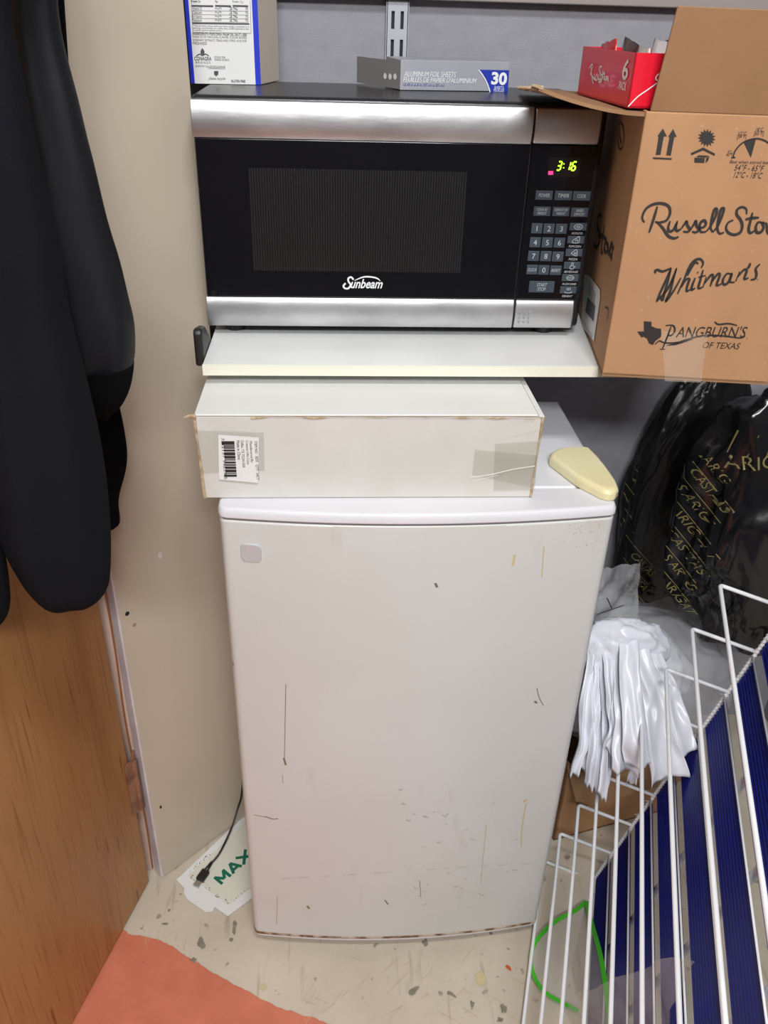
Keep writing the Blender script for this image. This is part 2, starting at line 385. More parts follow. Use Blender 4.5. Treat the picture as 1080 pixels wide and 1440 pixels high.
# stainless bands (door): slightly rounded profile
def band(x0, x1, z0, z1, yb=MY + .012, bulge=.0035, N=8):
    g = G(); ring = []
    for i in range(N + 1):
        t = i / N; z = z0 + (z1 - z0) * t; y = MY - .001 - bulge * math.sin(math.pi * t) ** .6
        ring.append((y, z))
    ring += [(yb, z1), (yb, z0)]
    g.prism([(x0, y, z) for y, z in ring], (x1 - x0, 0, 0)); return g
place('top_band', band(MX0 - .0005, DX, dz1, dz2), m_ss, mw, bevel=.001)['label'] = 'scuffed stainless band across the top of the door'
place('bottom_band', band(MX0 - .0005, DX, MZ0 + .001, dz0, bulge=.003), m_ss, mw, bevel=.001)['label'] = 'stainless band along the bottom of the door'
place('panel_top_band', band(DX + .0018, MX1, dz1 + .0005, dz2 - .001), m_ssd, mw, bevel=.002)
place('panel_bottom_band', band(DX + .0018, MX1 - .001, MZ0 + .001, dz0, bulge=.003), m_ssd, mw, bevel=.002)
place('control_panel', G().box(DX + .0018, MX1, MY - .0005, MY + .013, dz0, dz1), m_black, mw, bevel=.0015)
place('gap_strip', G().box(DX, DX + .0018, MY + .004, MY + .013, MZ0, MZ1), m_usb, mw)
# window with dot mesh screen
wx0, wx1, wz0, wz1 = -.126, .126, 1.047, 1.163
place('window_screen', G().box(wx0, wx1, MY - .0010, MY - .0004, wz0, wz1), m_screen, mw)
# vertical threads of the screen
g = G(); n = 84
for i in range(n):
    x = wx0 + (wx1 - wx0) * (i + .5) / n; g.box(x - .0005, x + .0005, MY - .0014, MY - .0009, wz0, wz1)
o = place('screen_mesh', g, mat('screen_thread', (.013, .013, .0135), .35), mw); o['kind'] = 'stuff'
# door release button grid
def dots(cx, cz):
    g = G()
    for i in range(3):
        for k in range(4): g.tube([(cx + i * .006, MY - .0048, cz + k * .005), (cx + i * .006, MY - .0056, cz + k * .005)], .0012, 8)
    return g
place('vent_dots', dots(.2045, .986), m_gray, mw)
# sunbeam emblem
Pa = mp(483, 405); g = text_g('Sunbeam', mp(489, 405), X, Z, width=.0475, height=.0135, shear=.3, off=.001, bold=.015)
arc = [mp(498, 394.5), mp(510, 389.5), mp(520, 389), mp(530, 391), mp(535, 395)]
g = merge(g, G().ribbon([p - Y * .001 for p in arc], lambda t: .0018 * (1 - abs(2 * t - 1) ** 3) + .0003, -Y))
sS = [mp(x, y) - Y * .0011 for x, y in [(497, 393), (494, 389.5), (490, 391), (490, 395.5), (493, 400), (490, 405), (485, 405), (483, 401.5), (486, 398)]]
g = G(); g = merge(text_g('unbeam', mp(493, 405), X, Z, width=.0395, height=.0115, shear=.35, off=.001, bold=.02), G().ribbon([p - Y * .001 for p in arc], lambda t: .0016 * (1 - abs(2 * t - 1) ** 3) + .0003, -Y), G().ribbon(sS, .0022, -Y))
place('lettering', g, m_white, mw)['label'] = 'white Sunbeam lettering under an arc'
# display
place('display_window', G().prism([mp(772, 221) - Y * .001, mp(818, 221) - Y * .001, mp(814, 249) - Y * .001, mp(770, 249) - Y * .001], (0, .0006, 0)), m_lcd, mw)
def seg_digit(ch, x, z, w, h):
    S = {'3': 'abcdg', '1': 'bc', '6': 'acdefg'}[ch]; sk = .18; t = .0016
    def P(u, v): return V((x + u * w + v * h * sk, MY - .0014, z + v * h))
    seg = {'a': ((.1, 1), (.9, 1)), 'g': ((.1, .5), (.9, .5)), 'd': ((.1, 0), (.9, 0)), 'f': ((0, .55), (0, .95)), 'b': ((1, .55), (1, .95)), 'e': ((0, .05), (0, .45)), 'c': ((1, .05), (1, .45))}
    g = G()
    for s in S: a, b = seg[s]; g.ribbon([P(*a), P(*b)], t, -Y)
    return g
zd = mp(790, 239).z; hd = .0092
dg = merge(seg_digit('3', mp(782, 239).x, zd, .0042, hd), seg_digit('1', mp(794.5, 239).x, zd, .0042, hd), seg_digit('6', mp(802.5, 239).x, zd, .0042, hd),
           G().box(mp(791.5, 236).x, mp(791.5, 236).x + .0012, MY - .0014, MY - .0012, zd + .002, zd + .0032), G().box(mp(792, 230).x, mp(792, 230).x + .0012, MY - .0014, MY - .0012, zd + .0062, zd + .0074))
place('clock_digits', dg, m_digit, mw)['label'] = 'lit green clock digits reading 3:16'
place('indicator_light', G().prism([p - Y * .0014 for p in (mp(770.8, 240.6), mp(777.6, 240.6), mp(777.2, 245.4), mp(770.8, 245.4))], (0, .0005, 0)), m_led, mw)['label'] = 'lit red indicator'
def button(pxl, pyt, pxr, pyb, lines, icon=None, cap=None, hh=.0035):
    tl = mp(pxl, pyt); br = mp(pxr, pyb); x0 = tl.x; z1 = tl.z; x1 = br.x; z0 = br.z
    b = place('button', G().box(x0, x1, MY - .0017, MY - .0003, z0, z1), m_btn, mw, bevel=.0004)
    cx = (x0 + x1) / 2; cz = (z0 + z1) / 2; gs = []
    yy = MY - .0018
    if icon:
        s = .0038
        for st in icon: gs.append(G().ribbon([V((cx + a * s, yy - .0003, cz + c * s)) for a, c in st], .0007, -Y))
    n = len(lines)
    for i, l in enumerate(lines):
        zc = cz + ((n - 1) / 2 - i) * (hh + .0012) - hh / 2
        w = min((x1 - x0) * .8, len(l) * hh * .62) if len(l) > 1 else None
        gs.append(text_g(l, V((cx, yy, zc)), X, Z, width=w, height=hh, shear=.2 if len(l) > 1 else 0, align='CENTER', off=.0003))
    if cap: gs.append(text_g(cap, V((cx, MY - .0006, z0 - .0048)), X, Z, width=min(.0175, len(cap) * .0022), height=.0026, shear=.2, align='CENTER', off=.0005))
    place('button_print', merge(*gs), m_grayprint, b)
cols = lambda z: None
# rows in picture coordinates: right-hand columns lean with the vertical
for a in [(753.5, 267.5, 776, 281, ['POWER']), (780.5, 268, 803, 281.5, ['TIMER']), (806, 268.5, 829, 282, ['COOK']),
          (750.8, 290, 773, 303.5, ['COOK BY', 'WEIGHT']), (777.5, 290.5, 799.5, 304, ['DEFROST BY', 'WEIGHT']), (803.5, 291.5, 825.5, 305, ['SPEED', 'DEFROST'])]:
    button(*a, hh=.0042 if len(a[4]) == 1 else .0030)
for a in [(747.8, 313.5, 761.5, 328, ['1']), (764.8, 314, 778.5, 328.2, ['2']), (782, 314.2, 796, 328.5, ['3']),
          (745.5, 333.2, 759, 347.5, ['4']), (762.5, 333.4, 776, 347.8, ['5']), (779.5, 334, 793, 348, ['6']),
          (743, 352.5, 757, 366.8, ['7']), (760.3, 352.7, 774, 367, ['8']), (777, 353.5, 791, 367.5, ['9']), (757.5, 372.5, 771, 386, ['0'])]:
    button(*a, hh=.0062)
for a in [(741, 372, 755, 385.5, ['CLOCK']), (774, 373, 788.2, 386.5, ['RESET'])]: button(*a, hh=.0036)
button(744.5, 394.8, 778, 411, ['START', 'STOP'], hh=.0042)
ell = lambda a, b, n=12, cx=0, cy=0: [(cx + a * math.cos(2 * math.pi * k / n), cy + b * math.sin(2 * math.pi * k / n)) for k in range(n + 1)]
icons = [([ell(1.3, .8), ell(.6, .25)], 'POTATO'), ([[(-1.1, -.9), (-.9, 0), (0, .5), (.5, 1), (1, .9), (.9, -.8), (-1.1, -.9)], [(-.3, -.4), (.3, .1), (.6, -.5)]], 'POPCORN'),
         ([[(-1, -.2), (.6, 1), (.9, -1), (-1, -.2)], ell(.25, .25, 8, .3, -.2)], 'PIZZA'), ([[(-.6, -.1), (-.6, -1), (.5, -1), (.5, -.1), (-.6, -.1)], [(.5, -.3), (1, -.4), (.5, -.8)], [(-.3, .2), (-.2, 1)], [(.2, .2), (.3, 1)]], 'BEVERAGE'),
         ([ell(1.2, .7, 8), [(-1, 0), (1, 0)]], 'FROZEN DINNER'), ([[(-1.2, -.4), (-.8, -.9), (.8, -.9), (1.2, -.4)], [(-.5, -.1), (-.4, .8)], [(0, -.1), (.1, .8)], [(.5, -.1), (.6, .8)]], 'REHEAT')]
rows = [(801.5, 313, 824, 324), (798.5, 331.5, 820.5, 342.3), (795.8, 349.5, 817.8, 360.3), (793.3, 367.7, 815, 378), (790.5, 385, 812.3, 395.3), (787.8, 402.3, 809.5, 412.3)]
for (ic, cap), r in zip(icons, rows): button(*r, [], icon=ic, cap=cap)

# ---------------------------------------------------------------- fridge
FX0, FX1, FH = -.163, .301, .832
fr = thing('mini_fridge', 'stained white compact fridge with a bowed door standing on the floor', 'fridge', ((FX0 + FX1) / 2, .15, 0))
BOW = .018
def fplan(t, inset=0):
    "front outline of the bowed door in plan"
    x0, x1 = FX0 + inset, FX1 - inset; xc = (x0 + x1) / 2; hw = (x1 - x0) / 2
    u = 2 * t - 1; x = xc + hw * u
    y = -BOW * (1 - u * u) + inset
    e = 1 - abs(u); rr = .035
    if e < rr: y += .012 * (1 - math.sqrt(max(0, 1 - (1 - e / rr) ** 2)))
    return x, y
def door_ring(z, inset=0, N=48, yb=.040):
    ts = [0, .002, .006, .012, .02] + [.03 + .94 * i / N for i in range(N + 1)] + [.98, .988, .994, .998, 1]
    return [V((*fplan(t, inset), z)) for t in ts] + [V((FX1 - inset, yb, z)), V((FX0 + inset, yb, z))]
def stack(levels, **k):
    rings = [door_ring(z, i, **k) for z, i in levels]; n = len(rings[0]); g = G(); vs = [p for r in rings for p in r]; fs = [list(range(n))[::-1], [(len(rings) - 1) * n + i for i in range(n)]]
    for a in range(len(rings) - 1):
        for i in range(n): fs.append((a * n + i, a * n + (i + 1) % n, (a + 1) * n + (i + 1) % n, (a + 1) * n + i))
    return g.add(vs, fs)
DZ0 = .036
seamz = .8165
dp = place('door', stack([(DZ0 + .0015, .003), (DZ0 + .004, .0005), (DZ0 + .007, 0), (seamz - .003, 0), (seamz - .0012, .0012)]), m_fr, fr, smooth_=True, bevel=.0006)
place('door_top_trim', stack([(seamz + .0012, .001), (seamz + .003, -.0008), (FH - .006, -.0008), (FH - .002, .001), (FH, .0045)]), m_frw, fr, smooth_=True, bevel=.0006)
place('seam_groove', stack([(seamz - .0012, .0018), (seamz + .0012, .0018)]), m_gasket, fr)
place('door_bottom_trim', stack([(DZ0 - .008, .004), (DZ0 - .006, .001), (DZ0, .0006), (DZ0 + .0004, .002)]), m_frw, fr, smooth_=True, bevel=.0004)
place('rust_line', stack([(DZ0 + .0001, -.0004), (DZ0 + .0042, -.0006)]), m_rust, fr)['label'] = 'rusty line along the lower door edge'
place('gasket', G().box(FX0 + .006, FX1 - .006, .040, .047, DZ0 + .01, FH - .008), m_gasket, fr)
place('cabinet', G().box(FX0, FX1, .047, .306, .03, FH - .014), m_fr, fr, bevel=.003)
place('cabinet_top', G().box(FX0 - .0005, FX1 + .0005, .046, .307, FH - .015, FH - .0004), m_frw, fr, bevel=.003)
for fx in (FX0 + .04, FX1 - .04):
    for fy in (.07, .28): place('foot', G().tube([(fx, fy, .0), (fx, fy, .031)], .014, 12), m_usb, fr)
def fy(x): # front surface of the door at x
    t = (x - FX0) / (FX1 - FX0); return fplan(t)[1]
def onfr(px, py, off=.0006):
    y = -.01
    for _ in range(4):
        p = at(px, py, 1, y); y = fy(p.x) - off
    return at(px, py, 1, y)
# badge
c = onfr(353, 777, 0); g = G(); s = .0128
sq = [(math.copysign(abs(math.cos(a)) ** .45, math.cos(a)) * s, math.copysign(abs(math.sin(a)) ** .45, math.sin(a)) * s) for a in [k * 2 * math.pi / 32 for k in range(32)]]
slope = (fy(c.x + .01) - fy(c.x - .01)) / .02
g.hexa([V((c.x + a, c.y + a * slope + .0005, c.z + b)) for a, b in sq], [V((c.x + a * .9, c.y + a * slope - .002, c.z + b * .9)) for a, b in sq])
place('badge', g, m_magnet, fr)['label'] = 'small square silver badge'
def frline(pts, w): return G().ribbon([onfr(x, y) for x, y in pts], w, -Y)
for q_ in (frline([(402, 962), (401, 1010), (400, 1066)], .0008), frline([(399, 1066), (402, 1076)], .0026), frline([(397, 1090), (398, 1102)], .0006)): place('drip_mark', q_, m_stainline, fr)
for q_ in (frline([(755, 968), (758, 980), (764, 992)], .0010), frline([(752, 986), (755, 989)], .003), frline([(372, 1148), (384, 1152), (391, 1151)], .0014), frline([(357, 1146), (372, 1149)], .0008),
      frline([(432, 1274), (435, 1278)], .003), frline([(590, 1238), (592, 1262)], .0008), frline([(541, 1266), (546, 1272)], .002), frline([(612, 820), (615, 826)], .003)): place('scratch_mark', q_, m_stainline, fr)
for q_ in (frline([(740, 1130), (734, 1165), (733, 1190)], .0018), frline([(724, 780), (721, 796)], .003), frline([(765, 768), (762, 812)], .0014), frline([(684, 1160), (676, 1242)], .0010),
      frline([(736, 1128), (741, 1124)], .004), frline([(390, 1260), (389, 1300)], .0016)): place('yellow_drip', q_, m_yelst, fr)

random.seed(31); g = G()
for i in range(34):
    x = random.uniform(560, 735); y = random.uniform(1110, 1285); l = random.uniform(2, 9); g.ribbon([onfr(x, y), onfr(x + l * .5, y + random.uniform(-1, 3)), onfr(x + l, y + random.uniform(-2, 2))], random.uniform(.0004, .0014), -Y)
for i in range(14):
    x = 400 + i * 25 + random.uniform(-8, 8); y = 1236 - i * 1.6; g.ribbon([onfr(x, y), onfr(x + random.uniform(6, 18), y - 1)], .0006, -Y)
for i in range(22):
    x = random.uniform(790, 850); y = random.uniform(735, 770); g.ribbon([onfr(x, y), onfr(x + 1.5, y + .6)], .0007, -Y)
place('smudges', g, mat('faint_smudge', rgb(170, 164, 150), .5), fr)['kind'] = 'stuff'
# cream hinge cover lying loose on the fridge
hcov = [(.241, .098), (.243, .110), (.250, .119), (.262, .127), (.290, .131), (.297, .1275), (.302, .10), (.305, .07), (.3065, .035), (.305, .018), (.2985, .010), (.291, .0085), (.283, .013), (.262, .043)]
g = G(); cc = V((.285, .08, 0))
lv = [(FH + .0005, 1.0), (FH + .009, 1.0), (FH + .013, .95), (FH + .0148, .86)]
rings = [[V((cc.x + (x - cc.x) * s, cc.y + (y - cc.y) * s, z)) for x, y in hcov] for z, s in lv]; n = len(hcov)
vs = [p for r in rings for p in r]; fs = [list(range(n))[::-1], [3 * n + i for i in range(n)]]
for a in range(3):
    for i in range(n): fs.append((a * n + i, a * n + (i + 1) % n, (a + 1) * n + (i + 1) % n, (a + 1) * n + i))
g.add(vs, fs)
tag(place('hinge_cover', g, m_yplast, None, V((.28, .07, FH)), bevel=.0012), 'yellowed cream plastic hinge cover on the right corner of the fridge top', 'cover')

# ---------------------------------------------------------------- long white box on the fridge
wb = thing('white_carton', 'long white cardboard carton with a sideways barcode label on top of the fridge', 'box', (.01, .09, FH))
bx0, bx1, by0, by1, bz0, bz1 = -.181, .2035, .0185, .164, FH + .0006, .936
# slightly flared box: front face leans
g = G(); g.hexa([(bx0 + .001, by0 + .001, bz0), (bx1 - .003, by0, bz0), (bx1 - .002, by1, bz0), (bx0 + .002, by1, bz0)], [(bx0, by0, bz1), (bx1, by0 + .001, bz1), (bx1 - .001, by1, bz1), (bx0, by1, bz1)])
place('carton_body', g, m_wcardf, wb, bevel=.0015)
place('lid_panel', G().prism([(bx0 - .0008, by0 - .001, bz1 + .0003), (bx1 - .006, by0 - .0005, bz1 + .0003), (bx1 - .007, by1 + .001, bz1 + .0003), (bx0, by1 + .001, bz1 + .0003)], (0, 0, .0022)), m_wcard, wb, bevel=.0008)
place('side_flap', G().prism([(bx1 - .0055, by0 - .0005, bz1 + .0002), (bx1 + .001, by0 - .0005, bz1 - .001), (bx1, by1 + .001, bz1 - .001), (bx1 - .0065, by1 + .001, bz1 + .0002)], (0, 0, .0016)), m_wcard, wb)
# torn brown edge
def ragged(x0, x1, y, z, h, seed, n=60, th=.3):
    g = G(); up = []; lo = []
    for i in range(n + 1):
        x = x0 + (x1 - x0) * i / n; k = max(0, noise.noise(V((x * 30, seed, 0))) + th) * h + .0004
        up.append(V((x, y, z))); lo.append(V((x, y - .0003, z - k)))
    for i in range(n): g.add([up[i], up[i + 1], lo[i + 1], lo[i]], [(0, 1, 2, 3)])
    return g
place_each('torn_edge', (ragged(bx0 + .06, bx1 - .002, by0 - .0012, bz1 + .0004, .0045, 3, 120, .02), ragged(bx1 - .022, bx1 - .010, by0 - .0016, bz1 - .002, .009, 8, 20, .1),
      G().tube([(bx0 - .001, by0 - .001, bz1 + .001), (bx0 + .0005, by0 - .0008, .90), (bx0 + .0015, by0 - .0006, .87), (bx0 + .0025, by0 - .0006, bz0 + .002)], [.0022, .0012, .0018, .0022], 6),
      G().tube([(bx0 + .001, by0 - .001, bz1 + .000), (bx0 - .006, by0 - .002, bz1 + .001), (bx0 - .012, by0 - .004, bz1 + .0005)], [.0035, .0022, .0003], 6),
      G().tube([(bx1 - .0005, by0 - .0004, bz1), (bx1 - .0018, by0 - .0006, bz0 + .05), (bx1 - .0028, by0 - .0006, bz0 + .002)], [.0016, .0009, .0016], 6)), m_torn, wb)['label'] = 'torn brown kraft edge'
yl = by0 - .0012
def wp(px, py, off=0): p = at(px, py, 1, yl); return V((p.x, yl - off, p.z))
place('tape_patch', G().add([wp(277, 605), wp(371, 608), wp(372, 662), wp(281, 666)], [(0, 1, 2, 3)]), m_tape, wb)
tp = place('tape_patch', merge(G().add([wp(696, 624), wp(757, 620), wp(752, 690), wp(694, 690)], [(0, 1, 2, 3)]), G().add([wp(668, 632, .0003), wp(756, 640, .0003), wp(752, 686, .0003), wp(664, 668, .0003)], [(0, 1, 2, 3)])), m_tape, wb)
place_each('tape_crease', (G().ribbon([wp(662, 671, .0006), wp(690, 667, .0006), wp(720, 660, .0006), wp(752, 655, .0006)], .0012, -Y), G().ribbon([wp(664, 676, .0006), wp(700, 668, .0006)], .0006, -Y), G().ribbon([wp(722, 612, .0006), wp(756, 603, .0006)], .0005, -Y)), m_paper, wb)
lab = place('shipping_label', G().add([wp(307, 611, .0005), wp(364, 615, .0005), wp(363, 679, .0005), wp(308, 674, .0005)], [(0, 1, 2, 3)]), m_paper, wb)
g = G(); random.seed(3)
zA = wp(315, 620).z; zB = wp(315, 670).z; xa = wp(315.5, 640).x; xb = wp(331, 640).x; z = zA
widths = [2.6, .4, .9, .4, 1, .6, 1.4, .6, 2.2, .4, 2, .5, .8, .8, 1.4, .6, 1, .6, 1.8, .5, 2, .5, .6, .6, 1.6]
tot = sum(widths); k = 0
for i, w in enumerate(widths):
    dz = (zA - zB) * w / tot
    if i % 2 == 0: g.box(xa - (.002 if i in (0, 24) else 0), xb, yl - .0009, yl - .0007, z - dz, z)
    z -= dz
gs = [g]
for i, (l, px, p0, p1) in enumerate([('ITEM NO.  3059   QTY:  24CT', 357, 620, 674), ('Manufactured By:', 350, 620, 650), ('Creative Gifts Corp.', 344.5, 619, 653), ('Dallas, TX 75234 USA', 338, 619, 657), ('Made in China', 332.5, 619, 646)]):
    a = wp(px, p0, .0007); b = wp(px, p1, .0007); gs.append(text_g(l, a, -Z, X, width=(a - b).length, height=.0036, off=.0002))
a = wp(311, 615.5, .0007); b = wp(311, 673, .0007); gs.append(text_g('7 52137 94659 5', a, -Z, X, width=(a - b).length, height=.0032, off=.0002))
place('label_print', merge(*gs), m_ink, lab)['label'] = 'black barcode and sideways print'

# ---------------------------------------------------------------- big kraft carton (open)
cb = thing('open_kraft_carton', 'open brown kraft carton printed with candy names on the right end of the shelf', 'box', (.38, .15, ZS))
Af = V((.278, .065, ZS + .0015)); Rb = V((.183, -.026, 0)).normalized(); Nb = V((Rb.y, -Rb.x, 0)); 
if Nb.y > 0: Nb = -Nb            # front normal, toward the viewer
Bk = -Nb; WB = .1855; DB = .255; HB = 1.2425 - Af.z; T = .004
A0, B0 = Af, Af + Rb * WB; C0, D0 = B0 + Bk * DB, A0 + Bk * DB
def panel(p, q, inward, h=HB): return G().prism([p, q, q + inward * T, p + inward * T], Z * h)
place('front_panel', panel(A0, B0, Bk), m_card, cb, bevel=.0018)
place('left_panel', panel(A0 + Bk * .0005, D0, Rb), m_card, cb, bevel=.0015)
place('right_panel', panel(B0 + Bk * .0005, C0, -Rb), m_card, cb)
place('back_panel', panel(D0, C0, Nb), m_cardin_shade, cb)
place('bottom_panel', G().prism([A0, B0, C0, D0], Z * .004), m_cardin_shade, cb)
# front flap standing up, back flap folded in, left flap resting out on the microwave
zt = Z * HB
ffl = [A0 + zt + Rb * .004 + Bk * .001, B0 + zt - Rb * .002 + Bk * .001, B0 + zt + Z * .087 - Rb * .004 - Bk * .018, A0 + zt + Z * .089 + Rb * .009 - Bk * .018]
place('front_flap', G().prism(ffl, Bk * .004), m_cardin_shade, cb, bevel=.001)['label'] = 'front flap standing upright, inside face showing with shade in its colour'
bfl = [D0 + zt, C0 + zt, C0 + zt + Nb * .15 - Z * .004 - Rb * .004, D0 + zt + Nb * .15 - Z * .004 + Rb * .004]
place('back_flap', G().prism(bfl, -Z * .003), m_cardin_shade, cb)
random.seed(11)
inner = [A0 + zt - Z * .0035 + Bk * .004 + (D0 - A0) * (i / 10) * .97 for i in range(11)]
o0 = V((.172, .078, 1.2590)); o1 = V((.203, .33, 1.2425))
outer = [o0.lerp(o1, i / 10) + V((noise.noise(V((i * .9, 3, 0))) * .010, 0, noise.noise(V((i * .7, 8, 0))) * .002)) for i in range(11)]
g = G(); vs = []; fs = []
for i in range(11):
    for k in range(7):
        t = k / 6; p = inner[i].lerp(outer[i], t); p.z = inner[i].z + (outer[i].z - inner[i].z) * t ** 1.8; vs.append(p)
for i in range(10):
    for k in range(6): a = i * 7 + k; fs.append((a, a + 1, a + 8, a + 7))
g.add(vs, fs)
place('side_flap', g, m_cardin_shade, cb, thick=.0035)['label'] = 'left flap with a torn edge lying out over the microwave'
g = G()
for i in range(9):
    a = outer[0].lerp(outer[1], i / 9 * .8); g.tube([a + V((.004, 0, .0005)), a + V((-.004 - random.random() * .007, random.random() * .004, random.random() * .003))], [.0022, .0008], 5)
for i in range(8):
    a = outer[3].lerp(outer[9], i / 8); g.tube([a + V((.003, 0, .0005)), a + V((-.003 - random.random() * .006, 0, random.random() * .002))], [.0020, .0006], 5)
place('torn_fringe', g, m_torn, cb)
# tape on the front panel
def fp(px, py, off=.0007): return hit(px, py, A0 + Nb * off, Nb)
def lp(px, py, off=.0007): return hit(px, py, A0 - Rb * off, Rb)
place('tape_strip', G().add([fp(930, 466), fp(995, 470), fp(986, 538), fp(935, 536)], [(0, 1, 2, 3)]), m_tape2, cb)
def z5(x, y): return (780 + x / 3.6, 260 + y / 3.6)
def z4(x, y): return (780 + x / 3.6, y / 3.6)
def strokes(lst, f, zz, w, n):
    g = G()
    for s in lst: g.ribbon([f(*zz(*p)) for p in s], w, n)
    return g
wv = lambda base: (lambda t: base * (.55 + .6 * math.sin(math.pi * min(1, max(0, t))) ** .7))
RS = [[(455, 190), (443, 165), (462, 122), (500, 98), (545, 94), (578, 110), (584, 145), (565, 180), (530, 190), (508, 186)],
      [(520, 108), (508, 150), (492, 200), (478, 242)], [(515, 186), (545, 215), (575, 258), (605, 270), (628, 262)],
      [(585, 182), (575, 215), (580, 235), (600, 228), (618, 190)], [(622, 182), (613, 215), (620, 233), (640, 222)],
      [(640, 222), (660, 195), (668, 185), (672, 205), (684, 225), (672, 238), (650, 235)], [(684, 232), (705, 200), (715, 182), (718, 205), (730, 225), (715, 240), (695, 236)],
      [(730, 215), (752, 215), (766, 198), (758, 180), (740, 190), (733, 215), (742, 238), (768, 236)],
      [(768, 236), (795, 200), (818, 150), (820, 122), (808, 128), (796, 170), (790, 215), (800, 240)], [(800, 240), (828, 205), (850, 150), (856, 120), (842, 125), (830, 170), (824, 220), (835, 246), (858, 240)],
      [(972, 148), (970, 122), (948, 112), (925, 125), (922, 150), (940, 175), (950, 205), (940, 240), (908, 252), (878, 240), (868, 215), (880, 190), (905, 178)],
      [(1002, 140), (992, 180), (982, 225), (992, 243), (1012, 232)], [(965, 175), (1000, 168), (1035, 166)],
      [(1050, 190), (1030, 190), (1018, 215), (1024, 240), (1045, 238), (1058, 215), (1050, 190), (1070, 198)],
      [(1072, 190), (1082, 245), (1110, 192)], [(1112, 225), (1140, 218), (1150, 200), (1135, 188), (1118, 215), (1128, 243), (1160, 238)], [(1172, 190), (1168, 245)], [(1170, 210), (1190, 190), (1208, 195)]]
WH = [[(512, 448), (508, 436), (522, 430), (545, 438), (575, 428), (592, 420)], [(590, 420), (560, 490), (535, 545), (515, 592)], [(590, 420), (575, 480), (558, 540), (545, 585), (535, 560)],
      [(515, 592), (570, 530), (600, 470), (618, 420)], [(618, 420), (600, 480), (585, 540), (562, 590), (600, 540), (640, 470)],
      [(742, 420), (752, 395), (735, 375), (705, 385), (680, 420), (655, 480), (622, 552)], [(728, 400), (712, 392), (695, 415), (672, 460)],
      [(640, 520), (665, 480), (682, 478), (672, 510), (668, 538), (685, 530)], [(712, 470), (698, 505), (692, 532), (712, 522)], [(722, 448), (727, 440)],
      [(752, 430), (738, 480), (728, 522), (748, 518)], [(728, 468), (765, 458)], [(768, 465), (750, 520)], [(758, 500), (790, 458), (802, 463), (788, 514)], [(793, 495), (825, 452), (836, 458), (820, 508), (845, 500)],
      [(895, 452), (872, 450), (852, 480), (857, 505), (880, 492), (898, 448), (888, 490), (912, 492)],
      [(990, 395), (985, 412), (975, 425)], [(937, 438), (917, 488)], [(927, 466), (958, 430), (972, 436), (960, 476), (982, 470)],
      [(1040, 400), (1018, 425), (1022, 450), (1015, 475), (992, 480)], [(1026, 480), (1030, 480)]]
ink = [strokes(RS, fp, z5, wv(.0026), Nb), strokes(WH, fp, z5, wv(.0024), Nb)]
TX = [(452, 690), (491, 693), (490, 715), (515, 726), (538, 728), (540, 755), (537, 770), (510, 790), (498, 810), (478, 802), (468, 778), (452, 768), (440, 772), (418, 742), (452, 742)]
ink.append(G().add([fp(*z5(*p)) for p in TX], [list(range(len(TX)))]))
PB = [[(562, 712), (600, 712), (608, 740), (590, 762), (570, 760)], [(590, 716), (570, 770), (545, 832)], [(532, 832), (560, 832)], [(508, 808), (530, 790), (560, 800), (620, 798), (680, 780), (760, 762), (860, 765), (940, 775), (965, 765)],
      [(810, 692), (830, 706), (880, 702), (925, 712)], [(972, 776), (976, 776)]]
ink.append(strokes(PB, fp, z5, wv(.0017), Nb))
ink.append(G().add([fp(*z5(*p)) for p in [(560, 815), (600, 800), (660, 786), (705, 780), (650, 800), (610, 812)]], [list(range(6))]))
Ub = Z
def ftext(t, p, q, h, sh=0, bold=0):
    a = fp(*z5(*p)); b = fp(*z5(*q)); return text_g(t, a, b - a, Z - (b - a).normalized() * (b - a).normalized().z, width=(b - a).length, height=h, shear=sh, off=0, bold=bold)
ink.append(ftext("ANGBURN'S", (612, 772), (968, 772), .0125, .22))
ink.append(ftext('OF TEXAS', (748, 826), (935, 832), .0072, .2))
def ftext4(t, p, q, h, sh=0, bold=0):
    a = fp(*z4(*p)); b = fp(*z4(*q)); return text_g(t, a, b - a, Z - (b - a).normalized() * (b - a).normalized().z, width=(b - a).length, height=h, shear=sh, off=0, bold=bold)
# handling marks
P4 = lambda l: [fp(*z4(*p)) for p in l]
for l in ([(512, 783), (527, 690), (520, 690), (548, 650), (568, 690), (553, 690), (536, 783)], [(565, 785), (582, 692), (574, 692), (600, 653), (618, 692), (606, 692), (588, 787)], [(498, 796), (593, 800), (593, 808), (498, 804)],
          [(690, 775), (752, 746), (812, 778), (810, 788), (752, 760), (692, 785)], [(708, 798), (760, 800), (758, 824), (708, 822)], [(718, 794), (728, 786), (782, 788), (766, 797)], [(768, 800), (784, 790), (778, 812), (764, 824)]):
    ink.append(G().add(P4(l), [list(range(len(l)))]))
cx, cy = 770, 698
starp = [(cx + (46 if k % 2 else 30) * math.cos(k * math.pi / 15), cy + (46 if k % 2 else 30) * math.sin(k * math.pi / 15)) for k in range(30)]
g = G(); c0 = fp(*z4(cx, cy)); g.add([c0] + P4(starp), [(0, 1 + k, 1 + (k + 1) % 30) for k in range(30)]); ink.append(g)
ink.append(strokes([[(903, 795), (915, 762), (945, 728), (985, 708), (1030, 702), (1070, 715), (1105, 745), (1130, 795)], [(895, 797), (915, 797)], [(1120, 797), (1140, 797)]], fp, z4, .0015, Nb))
ink.append(G().add(P4([(958, 720), (985, 706), (1020, 702), (994, 797)]), [(0, 1, 2, 3)]))
